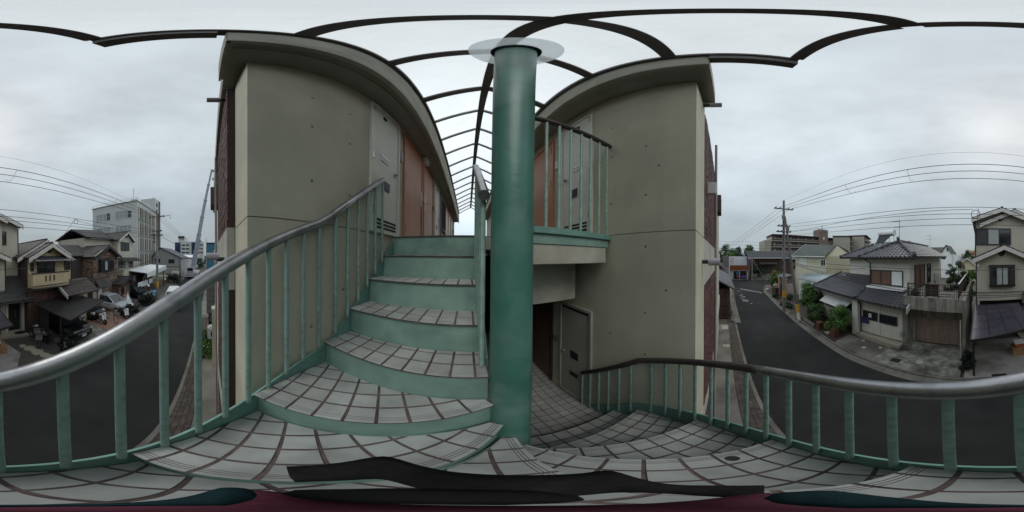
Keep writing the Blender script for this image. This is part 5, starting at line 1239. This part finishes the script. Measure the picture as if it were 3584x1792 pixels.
MB().slab([(-19.6,-8.2,-2.35),(-28.0,-8.0,-1.9),(-28.0,-11.0,-1.75),(-19.6,-11,-2.1)],(0,0,-.1)).build('roof', white_m, shed)
MB().slab([(-19.6,-8.18,-2.36),(-28.0,-7.98,-1.9),(-28.0,-7.98,-2.6),(-19.6,-8.18,-3.0)],(0,.06,0)).build('fascia', white_m, shed)
MB().box(-28,-19.8,-11,-10.6,G,-2.5).build('back_wall', wood, shed)
for k in range(4): MB().box(-21-2*k,-20.2-2*k,-10.59,-10.5,-3.9,-2.9).build('shed_window', [curtain,glass,offwhite,glass][k], shed)
for x in (-20.5,-24,-27.5): MB().box(x-.06,x+.06,-8.4,-8.28,G,-2.6).build('post', bronze, shed)
MB().box(-23.4,-18.4,-8.95,-8.85,-4.25,-3.55).build('white_panel_fence', white_m, shed)

# ------------------------------------------------------------------ white office block
of = thing('office_block', 'white five storey office block with a brown stair tower, behind the houses on the left', 'building', (-34,-20,G))
XO, YO = -28.6, -13.95
MB().box(-41, XO, -25.4, YO, G, 10.95).build('wall', office_m, of)
MB().box(-41.2, XO+.15, -25.6, YO+.15, 10.951, 11.12).build('roof_edge', greywall, of)
rl = MB()
for z in (11.5,11.85): rl.box(-41,XO,YO-.03,YO,z-.02,z+.02).box(XO-.03,XO,-25.4,YO,z-.02,z+.02)
rl.build('roof_rail', white_m, of, kind='stuff')
for k in range(10): MB().box(XO-.05,XO,-25.4+1.27*k,-25.35+1.27*k,11.12,11.9).build('rail_post', white_m, of)
for k in range(9): MB().box(-40.9+1.5*k,-40.85+1.5*k,YO-.05,YO,11.12,11.9).build('rail_post', white_m, of)
for f in range(5):
    z0 = 7.6-3.15*f
    for y, w_ in ((-20.25,4.05),(-15.1,3.95)):
        window(of, (XO, y-w_, z0), Y_, X_, w_, 1.72, 4, white_m, panes=[curtain, curtain, curtain, glass] if f == 0 else [curtain]*4, rows=2)
    zc = 7.25-3.15*f
    MB().box(-38.6, XO-.45, YO+.001, YO+.08, zc-.75, zc+.0).build('spandrel_panel', office_d, of)
    MB().box(-38.6, XO-.45, YO+.001, YO+.03, zc+.05, zc+2.55).build('window_strip', glass, of)
    for k in range(9): MB().box(-38.6+1.13*k, -38.05+1.13*k, YO+.031, YO+.2, zc-.1, zc+2.6).build('window_fin', office_d if k%2 else beige, of)
MB().box(-40.8,-38.0,-17.5,YO+.3,11.13,14.7).build('stair_tower', office_m, of); MB().box(-42.2,-40.81,-17.5,YO+.35,G,14.8).build('stair_tower', brownwall, of)
MB().box(-40.0,-39.0,YO+.301,YO+.33,12.6,13.6).build('tower_opening', dark_slot, of); MB().box(-39.9,-38.9,YO+.301,YO+.33,11.2,11.9).build('tower_opening', dark_slot, of)
MB().box(-34,-31.5,-17,-15.5,11.13,12.6).build('roof_tank', cream, of, bevel=.1); MB().tube([(-29.6,-15.2,11.1),(-29.6,-15.2,14.4)],.05,6).build('roof_mast', greywall, of); MB().tube([(-40.2,-15,14.7),(-40.2,-15,16)],.05,6).build('roof_mast', greywall, of)
ld = MB().box(XO+.05,XO+.12,-16.0,-15.3,9.05,9.2); ld.build('lit_lamp', white_m, of)

# ------------------------------------------------------------------ grey house, far block, crane, scaffold down the road
hg = thing('grey_house', 'grey rendered house with one sloping roof beyond the left utility pole', 'house', (-38,-10,G))
MB().box(-46,-36,-13.5,-6.9,G,-.6).build('wall', greywall, hg)
MB().add([(-36,-13.5,-.6),(-36,-6.9,-.6),(-36,-11.6,1.65),(-36.1,-13.5,-.6),(-36.1,-6.9,-.6),(-36.1,-11.6,1.65)],[(0,1,2),(5,4,3),(0,3,4,1),(1,4,5,2),(2,5,3,0)]).build('gable_wall', greywall, hg)
shingled(hg,[(-35.7,-6.5,-.75),(-46,-6.5,-.75),(-46,-11.6,1.75),(-35.7,-11.6,1.75)],tile_roof,.1,.5); shingled(hg,[(-46,-14,-.75),(-35.7,-14,-.75),(-35.7,-11.6,1.75),(-46,-11.6,1.75)],tile_roof,.1,.5)
window(hg,(-36,-9.7,-1.9),Y_,X_,1.4,.85,2); window(hg,(-36,-12.9,-1.8),Y_,X_,1.2,.9,2); MB().box(-36,-35.96,-13.4,-7,-2.75,-2.65).build('wall_band', bronze, hg)
MB().box(-36,-34.4,-8.7,-7.2,-4.9,-3.75).build('storage_unit', offwhite, hg); pipe(hg,[(-35.9,-7.0,-.8),(-35.9,-7.0,G)],.06)
MB().box(-35.9,-33,-14,-9.2,G,-4.6).build('garden_block_wall', cream, hg)
tree('hedge','dark hedge along the road before the grey house','hedge',(-30.5,-7.2,G),1.6,1.6,leaf_k,1300,.12,9,.1)
fb = thing('distant_office','pale distant office block with blue glass, far down the left road','building',(-95,-12,G))
MB().box(-105,-92,-21,-4.5,G,7.4).box(-104,-92.5,-18.9,-15.4,7.4,10.6).build('wall', office_m, fb)
bgl = mat('blue_glass',(.025,.04,.08),.15,.2,.5); MB().box(-91.99,-91.8,-20.8,-17.6,.5,7.0).build('glass_bay', bgl, fb); MB().box(-91.99,-91.8,-11.2,-8.6,.5,7.0).build('glass_bay', bgl, fb)
for f in range(3):
    for y in (-16.9,-14.5,-7.9,-6.2): window(fb,(-92,y,5.0-2.1*f),Y_,X_,1.4 if y > -9 else 2.0,.9,2,greywall)
MB().box(-92.4,-91.7,-19,-15.3,9.6,10.7).build('roof_sign_box', shutter_d, fb)
ws = thing('warehouse','long low white roofed building behind the crane','building',(-70,-9,G)); MB().box(-78,-62,-14,-6.3,G,-1.5).build('wall', white_m, ws); MB().slab([(-61.5,-14.2,-.8),(-61.5,-6.0,-1.0),(-78,-6,-.2),(-78,-14.2,0)],(0,0,-.2)).build('roof', white_m, ws)
for i,(x,y,h,r) in enumerate([(-60,-4.5,4.2,2.2),(-66,-1.5,5.0,2.6),(-52,-9.5,3.6,2.0),(-75,2,6,3)]):
    tree('distant_tree',['dark tree behind the crane boom foot','rounded tree right of the crane boom foot','low tree beside the long white roof','far tree almost hidden by the blue sheeted scaffold'][i],'tree',(x,y,G),h,r,leaf_c,900,.25,8,.15,'trees far down the left road')
cr = thing('mobile_crane','mobile crane with its pale boom raised high above the left road','crane',(-37.5,-4.2,G))
MB().box(-41.5,-35.2,-5.4,-3.0,G+.75,G+1.45).build('carrier', crane_b, cr, bevel=.05); MB().box(-36.6,-35.2,-5.35,-3.9,G+1.46,G+2.6).build('cab', crane_b, cr, bevel=.08); MB().box(-35.22,-35.17,-5.2,-4.05,G+1.8,G+2.45).build('cab_window', glass, cr)
for x in (-40.6,-39.4,-36.2):
    for y in (-5.4,-3.2): MB().tube([(x,y,G+.5),(x,y+.3,G+.5)],.5,14).build('wheel', tyre_m, cr, smooth=True)
for x in (-41.3,-35.4): MB().box(x-.12,x+.12,-6.2,-2.4,G+.5,G+.7).box(x-.3,x+.3,-6.4,-6.0,G,G+.12).build('outrigger', offwhite, cr)
pA, pB = V3((-38,-4.3,-3.4)), V3((-37,.15,21.0)); 
for i in range(6):
    w_ = .95-.12*i; a, b = pA.lerp(pB,i/6), pA.lerp(pB,(i+1.02)/6); MB().bar(a,b,w_,w_).build('boom_section', crane_m, cr, bevel=.04); MB().bar(b-(b-a)*.02,b+(b-a)*.015,w_+.14,w_+.14).build('boom_collar', crane_b, cr)
MB().bar(pB,pB+V3((.2,1.1,-.35)),.4,.5).build('boom_head', crane_b, cr); MB().tube([pB+V3((.1,.3,-.2)),pB+V3((.1,.3,-2.2))],.03,6).sphere(pB+V3((.1,.3,-2.5)),.3,8,6,(1,1,1.4)).build('hook', crane_b, cr)
MB().bar(pA+V3((0,.2,.2)),pA.lerp(pB,.28)+V3((0,.6,0)),.3,.3).build('lift_ram', crane_b, cr)
sc_ = thing('scaffold','scaffold wrapped in blue mesh sheet on the near side of the left road','scaffold',(-25,1,G))
for x in (-22,-24,-26,-28,-30): 
    for y in (-.7,.9): MB().tube([(x,y,G),(x,y,1.9 if x<-23 else 2.3)],.04,6).build('tube', crane_b, sc_)
for k in range(4): MB().box(-22-.03-2*k-1.96,-22.03-2*k,-.72,-.70,G+.2,1.3).build('mesh_sheet', blue_mesh, sc_)
MB().box(-22.02,-21.99,-.69,2.5,G+.2,1.4).build('mesh_sheet', blue_mesh, sc_)
for z in (-3.5,-1.7,.1,1.6): MB().box(-30,-22.1,-.65,.85,z,z+.05).build('deck', plank_m, sc_)

# ------------------------------------------------------------------ near side neighbour: cream wall, board shed, outdoor unit
cw = thing('cream_wall','cream end wall just beyond the brick front, left of the stair','wall',(-6.8,.9,G)); MB().box(-7.0,-6.62,.02,1.2,G,-2.35).build('wall', cream, cw); MB().box(-7.02,-6.6,.0,1.2,-2.349,-2.28).build('coping', offwhite, cw)
bs = thing('board_shed','shed of weathered grey boards behind the cream end wall','shed',(-9,1,G)); MB().box(-11,-8.3,-.25,3,G+2.2,-1.5).box(-11,-10.6,-.2,3,G,-2.9).build('wall', stone_back, bs)
for k in range(5): MB().box(-8.299,-8.27,-.25,3,-3.1+.32*k,-3.1+.32*k+.3).build('board', plank_m, bs)
MB().box(-10.4,-9.2,-.1,1.5,G+1.35,G+1.9).build('stored_boxes', plank_m, bs)
ou = thing('outdoor_unit','pale round fronted appliance under the grey board shed','appliance',(-8,0,G)); MB().box(-8.5,-8.0,-.2,.6,G+.75,G+1.5).build('casing', bluewhite, ou, bevel=.06); MB().disc((-7.995,.25,G+1.12),(1,0,0),.3,.02,20).build('round_front', fan_blue, ou)
MB().box(-8.5,-8.0,-.2,.6,G,G+.74).build('stand', bronze, ou)
tree('weeds','patch of weeds at the foot of the cream end wall','weeds',(-7.7,-.15,G),.7,.75,leaf_b,900,.06,8,.05)
tree('weeds','weeds below the round fronted appliance','weeds',(-8.9,-.2,G),.8,.6,leaf_a,600,.07,6,.05)

# ------------------------------------------------------------------ vehicles
def car(name, label, cat, loc, rz, L, Wd, H, paint, kind='sedan'):
    t = thing(name, label, cat, loc, rz); hw = Wd/2; f = L/2
    if kind == 'van': stn = [(f,.35,.95,.86),(f-.1,.25,1.0,.97),(f-.5,.22,1.05,1),(0,.22,1.02,1),(-f+.1,.24,1.02,1),(-f,.3,1.0,.95)]; cab = (f-.12,f-.55,-f+.12,-f+.03,1.0,H)
    elif kind == 'mini': stn = [(f,.32,.72,.72),(f-.08,.22,.82,.9),(f-.35,.2,.92,1),(f-1.1,.2,1.04,1),(0,.2,1.02,1),(-f+.2,.22,1.02,1),(-f,.34,.95,.9)]; cab = (f-.85,f-1.75,-f+.35,-f+.08,1.02,H)
    else: stn = [(f,.34,.62,.7),(f-.1,.22,.72,.9),(f-.4,.2,.80,1),(f-1.15,.2,.92,1),(0,.2,.92,1),(-f+.5,.22,.93,.98),(-f,.36,.86,.86)]; cab = (f-1.05,f-1.95,-f+.85,-f+.2,.91,H)
    mb = MB(); n_ = 12; 
    for (x, zb, zt_, k) in stn:
        h_ = hw*k; sec = [(0,zb),(h_*.88,zb),(h_*.98,zb+.12),(h_,(zb+zt_)/2),(h_*.97,zt_-.12),(h_*.9,zt_-.02),(0,zt_+.03)]
        ring = sec + [(-y,z) for y,z in sec[-2:0:-1]]; mb.v += [(x,y,z) for y,z in ring]
    for i in range(len(stn)-1):
        for j in range(n_): mb.f.append((i*n_+j,i*n_+(j+1)%n_,(i+1)*n_+(j+1)%n_,(i+1)*n_+j))
    mb.f += [tuple(range(n_)), tuple((len(stn)-1)*n_+j for j in range(n_))[::-1]]
    body = mb.build('body', paint, t, smooth=True, local=True)
    x0,x1,x2,x3,zb,zr_ = cab; wb, wr = hw*.9, hw*.72
    gb = [(x0,wb,zb),(x0,-wb,zb),(x3,-wb,zb),(x3,wb,zb)]; gr2 = [(x1,wr,zr_-.05),(x1,-wr,zr_-.05),(x2,-wr,zr_-.05),(x2,wr,zr_-.05)]
    MB().add(gb+gr2,[(0,1,5,4),(1,2,6,5),(2,3,7,6),(3,0,4,7),(4,5,6,7),(3,2,1,0)]).build('cabin_glass', car_glass, t, local=True)
    rf = MB(); a = [(x1+.05,wr+.02),(x1+.05,-wr-.02),(x2-.04,-wr-.02),(x2-.04,wr+.02)]
    rf.prism(a, zr_-.06, zr_-.02).prism([(x*.93+(x1+x2)/2*.07,y*.85) for x,y in a], zr_-.019, zr_+.02); rf.build('roof', paint, t, local=True, bevel=.012)
    for s in (1,-1):
        for (bx_,rx) in ((x0,x1),(x3,x2)): MB().bar((bx_,s*(wb+.005),zb),(rx,s*(wr+.01),zr_-.04),.06,.05).build('pillar', paint, t, local=True)
        for q_ in (.36,.68):
            bx_, rx = x0+(x3-x0)*q_, x1+(x2-x1)*q_; MB().bar((bx_,s*(wb+.006),zb),(rx,s*(wr+.012),zr_-.04),.05,.03).build('pillar', bronze if kind != 'van' else paint, t, local=True)
        mm = MB().sphere((x0-.12,s*(hw+.07),zb+.08),.1,8,6,(.6,1,.75)).build('mirror', paint, t, smooth='all', local=True)
        for wx in (f-.8,-f+.8):
            wr_ = .31; MB().tube([(wx,s*(hw-.2),wr_),(wx,s*(hw+.015),wr_)],wr_,20).build('wheel', tyre_m, t, smooth=True, local=True)
            rm = MB().tube([(wx,s*(hw+.016),wr_),(wx,s*(hw+.025),wr_)],wr_*.62,16).build('rim', chrome, t, smooth=True, local=True)
        k_ = stn[1][3]
        MB().obox((f-.34,s*hw*.62,.60 if kind=='sedan' else .68),(.30,-s*hw*.06,-.02),(0,s*hw*.32,0),(0,0,.14)).build('headlight', lamp_glass, t, local=True)
        MB().obox((x0-.35,s*(hw*.99),.72),(-1.0,0,0),(0,s*.012,0),(0,0,.02)).build('door_line', dark_slot, t, local=True)
    MB().box(f-.02,f+.03,-.45,.45,.58,.66).build('grille_bar', chrome, t, local=True); MB().box(f-.05,f+.015,-.5,.5,.34,.56).build('grille', dark_slot, t, local=True)
    MB().box(f+.02,f+.04,-.165,.165,.38,.54).build('number_plate', plate_m, t, local=True)
    MB().bar((x0-.02,.05,zb+.03),(x0-.5,.4,zb+.32),.015,.015).build('wiper', dark_slot, t, local=True)
    return t
car('parked_car','black people carrier parked nose out under the dark carport','car',(-6.45,-8.65,G+.055),R(90),4.4,1.76,1.72,car_black,'mini')
car('parked_car','silver hatchback parked nose out before the brick clad house','car',(-12.75,-9.05,G+.04),R(84),4.3,1.72,1.48,car_silver,'sedan')
car('parked_car','dark car under the porch beside the brick clad house','car',(-18.3,-9.4,G+.03),R(80),4.4,1.72,1.45,car_black,'sedan')
car('parked_van','white van coming along the road past the utility pole','van',(-15.9,-3.8,G),R(9),3.4,1.48,1.88,car_white,'van')
car('parked_car','dark compact car in the shade behind the scooters','car',(-9.9,-10.0,G+.04),R(90),3.8,1.6,1.45,car_black,'sedan')

def scooter(label, x, y, rz, m_=None):
    t = thing('scooter', label, 'scooter', (x,y,G+.04), rz, 'two wheelers on the pink paving'); m_ = m_ or car_black
    for wx in (.62,-.58):
        MB().torus((wx,0,.22),(0,1,0),.17,.055,18,8).build('wheel', tyre_m, t, smooth='all', local=True); MB().tube([(wx,-.05,.22),(wx,.05,.22)],.09,10).build('hub', chrome, t, local=True)
    MB().slab([(.52,.16,.35),(.52,-.16,.35),(.38,-.2,.92),(.38,.2,.92)],(.08,0,.03)).build('leg_shield', white_m if m_ is car_black else m_, t, local=True, bevel=.01)
    MB().box(-.28,.42,-.14,.14,.24,.31).build('footboard', m_, t, local=True, bevel=.02); MB().sphere((-.5,0,.48),.3,12,8,(1.2,.6,.7)).build('tail_body', m_, t, smooth='all', local=True)
    MB().sphere((-.38,0,.70),.3,12,6,(1.15,.5,.25)).build('seat', black, t, smooth='all', local=True)
    MB().tube([(.42,-.32,1.0),(.46,0,.96),(.42,.32,1.0)],.022,8).build('handlebar', black, t, smooth=True, local=True); MB().sphere((.52,0,.9),.09,10,6).build('headlight', lamp_glass, t, smooth='all', local=True); MB().tube([(.62,0,.22),(.45,0,.85)],.035,8).build('fork', chrome, t, local=True)
    for s in (1,-1): MB().sphere((.4,s*.26,1.18),.06,8,6,(.4,1,.7)).tube([(.42,s*.24,1.0),(.4,s*.26,1.18)],.01,5).build('mirror', black, t, local=True)
    return t
def bicycle(label, x, y, rz, m_=None, group='bicycles'):
    t = thing('bicycle', label, 'bicycle', (x,y,G+.035), rz, group); m_ = m_ or bronze
    for wx in (.55,-.52):
        MB().torus((wx,0,.33),(0,1,0),.31,.02,24,6).build('wheel', tyre_m, t, smooth='all', local=True)
        sp_ = MB()
        for k in range(6): a = k*math.pi/6; sp_.tube([(wx-.3*math.cos(a),0,.33-.3*math.sin(a)),(wx+.3*math.cos(a),0,.33+.3*math.sin(a))],.003,3)
        sp_.build('spokes', chrome, t, local=True, kind='stuff')
    fr_ = MB()
    for a, b in (((.55,0,.33),(.42,0,.9)),((.42,0,.8),(-.05,0,.3)),((-.05,0,.3),(-.2,0,.8)),((-.52,0,.33),(-.18,0,.7)),((-.52,0,.33),(-.05,0,.3)),((.42,0,.72),(-.18,0,.62))): fr_.tube([a,b],.017,6)
    fr_.build('frame', m_, t, local=True)
    MB().tube([(.3,-.28,1.0),(.42,-.1,.98),(.42,.1,.98),(.3,.28,1.0)],.012,6).build('handlebar', chrome, t, local=True, smooth=True); MB().sphere((-.22,0,.84),.12,10,6,(1.1,.65,.35)).build('saddle', black, t, smooth='all', local=True)
    MB().box(.5,.8,-.17,.17,.68,.7).box(.5,.52,-.17,.17,.7,.9).box(.78,.8,-.17,.17,.7,.9).box(.52,.78,-.17,-.15,.7,.9).box(.52,.78,.15,.17,.7,.9).build('basket', chrome, t, local=True)
    return t
scooter('black scooter with white leg shield, nearest the pink forecourt edge', -9.45,-7.75,R(75))
scooter('dark scooter half hidden behind the handrail on the pink paving', -11.3,-6.8,R(60),car_black)
bicycle('bicycle with pale frame between the two scooters', -10.2,-7.2,R(70),offwhite,'two wheelers on the pink paving')
bicycle('dark bicycle leaning by the globe lamp before the carport', -4.55,-8.6,R(70))
bicycle('bicycle with chrome basket nearest the curved row of stones', -4.4,-7.75,R(55),greywall)
bicycle('bicycle behind the other two, beside the carport screen', -4.5,-8.2,R(105),bronze)
mt2 = scooter('grey moped among the bicycles before the dark carport', -4.85,-8.9,R(60), greywall); mt2['group'] = 'bicycles'
tree('dark_shrub','blackish shrub beside the scooters at the pink forecourt edge','shrub',(-12.0,-6.45,G),1.0,.75,leaf_k,1200,.09,8,.1)
pt = thing('garden_figure','grey stone ornament on a post by the silver car nose','ornament',(-12.3,-6.8,G)); MB().box(-12.4,-12.2,-6.9,-6.7,G,G+.7).build('post', gutter_m, pt); MB().box(-12.5,-12.15,-6.95,-6.65,G+.701,G+.98).build('block', gutter_m, pt, bevel=.03); MB().sphere((-12.6,-6.75,G+.85),.12,10,8).build('ball', white_m, pt, smooth='all')
for i,(x,y,z) in enumerate([(-19.6,-8.0,-4.05),(-27.3,-8.0,-4.3)]):
    g_ = thing('globe_lamp',['white globe lamp beside the dark car','white globe lamp near the hedge down the road'][i],'lamp',(x,y,G),group='globe lamps down the road'); MB().tube([(x,y,G),(x,y,z-.1)],.05,8).build('post', bronze, g_); MB().sphere((x,y,z),.18,12,8).build('globe', globe_m, g_, smooth='all')
tree('hedge','dark hedge between the silver car and the utility pole','hedge',(-15.6,-6.6,G),1.1,1.1,leaf_k,1300,.1,9,.1)

# covered bicycle with white sheet and a pink coat beside it; a person in light blue
cvr = thing('covered_bicycle','white plastic sheet draped like a tent over a bicycle beside the silver car','cover',(-14.8,-8.4,G)); 
vs = []; 
for i in range(14):
    a = i/14*2*math.pi; r = .42+.08*math.sin(3*a); vs.append((-14.8+r*1.3*math.cos(a),-8.4+r*math.sin(a),G+.25))
tp = [(-14.8+.1*math.cos(i/14*6.283),-8.4+.08*math.sin(i/14*6.283),G+1.15) for i in range(14)]
MB().add(vs+tp,[(i,(i+1)%14,14+(i+1)%14,14+i) for i in range(14)]+[tuple(range(14,28))]).build('sheet', white_bag, cvr, smooth=True)
MB().tube([(-14.8,-8.4,G+.06),(-14.8,-8.4,G+1.1)],.03,6).tube([(-15.1,-8.5,G+1.28),(-14.8,-8.4,G+1.2),(-14.45,-8.2,G+1.3)],.04,6).build('handlebar', offwhite, cvr)
pk = thing('pink_bags','dusty pink bundle heaped on a stand behind the silver car','bundle',(-15.2,-9.0,G)); MB().sphere((-15.2,-9.0,G+.55),.4,14,10,(.9,.8,1.4)).build('bundle', pink_cloth, pk, smooth='all'); MB().sphere((-15.5,-9.1,G+1.15),.14,10,8).build('top_bundle', pink_cloth, pk, smooth='all')
def person(label, base, rz):
    t = thing('person', label, 'person', base, rz)
    J = [(0,0,.95),(0,0,1.12),(0,0,1.38),(0,.02,1.5),(.02,.02,1.62),(0,-.19,1.40),(.05,-.26,1.13),(.16,-.2,.92),(0,.19,1.40),(.05,.26,1.13),(.18,.2,.95),(0,-.1,.9),(.03,-.11,.5),(-.02,-.11,.08),(.12,-.12,.03),(0,.1,.9),(.05,.11,.5),(.02,.11,.08),(.16,.12,.03)]
    E_ = [(0,1),(1,2),(2,3),(3,4),(2,5),(5,6),(6,7),(2,8),(8,9),(9,10),(0,11),(11,12),(12,13),(13,14),(0,15),(15,16),(16,17),(17,18)]
    rad = [.15,.14,.15,.06,.07,.065,.05,.035,.065,.05,.035,.09,.065,.045,.04,.09,.065,.045,.04]
    me = bpy.data.meshes.new('body'); me.from_pydata(J, E_, []); o = bpy.data.objects.new('body', me); COL.objects.link(o); o.parent = t; me.materials.append(dark_cloth)
    sk = o.modifiers.new('skin','SKIN')
    for i, r in enumerate(rad): me.skin_vertices[0].data[i].radius = (r, r*(1.25 if i in (0,1,2) else 1))
    me.skin_vertices[0].data[0].use_root = True
    o.modifiers.new('sub','SUBSURF').levels = 1; o.modifiers['sub'].render_levels = 1
    vs = []; n_ = 14
    for z, rx, ry in ((.86,.17,.2),(1.05,.165,.2),(1.25,.17,.215),(1.40,.14,.2),(1.48,.08,.1)): vs += [(rx*math.cos(i/n_*6.283),ry*math.sin(i/n_*6.283),z) for i in range(n_)]
    MB().add(vs,[(k*n_+i,k*n_+(i+1)%n_,(k+1)*n_+(i+1)%n_,(k+1)*n_+i) for k in range(4) for i in range(n_)]).build('shirt', blue_cloth, t, smooth='all', local=True)
    for s in (-1,1): MB().tube([(0,s*.17,1.42),(.02,s*.24,1.28),(.05,s*.265,1.13)],[.085,.078,.065],10).build('sleeve', blue_cloth, t, smooth='all', local=True)
    MB().sphere((.02,0,1.64),.1,14,10,(1,.82,1.2)).sphere((.12,0,1.63),.02,6,5).sphere((.02,.085,1.63),.025,6,5,(.6,.5,1)).sphere((.02,-.085,1.63),.025,6,5,(.6,.5,1)).build('head', skin_m, t, smooth='all', local=True)
    MB().sphere((-.005,0,1.67),.108,14,8,(1,.86,1.05)).build('hair', hair_m, t, smooth='all', local=True)
    return t
person('person in a light blue shirt with dark hair, standing left of the utility pole foot', (-16.6,-6.15,G), R(200))
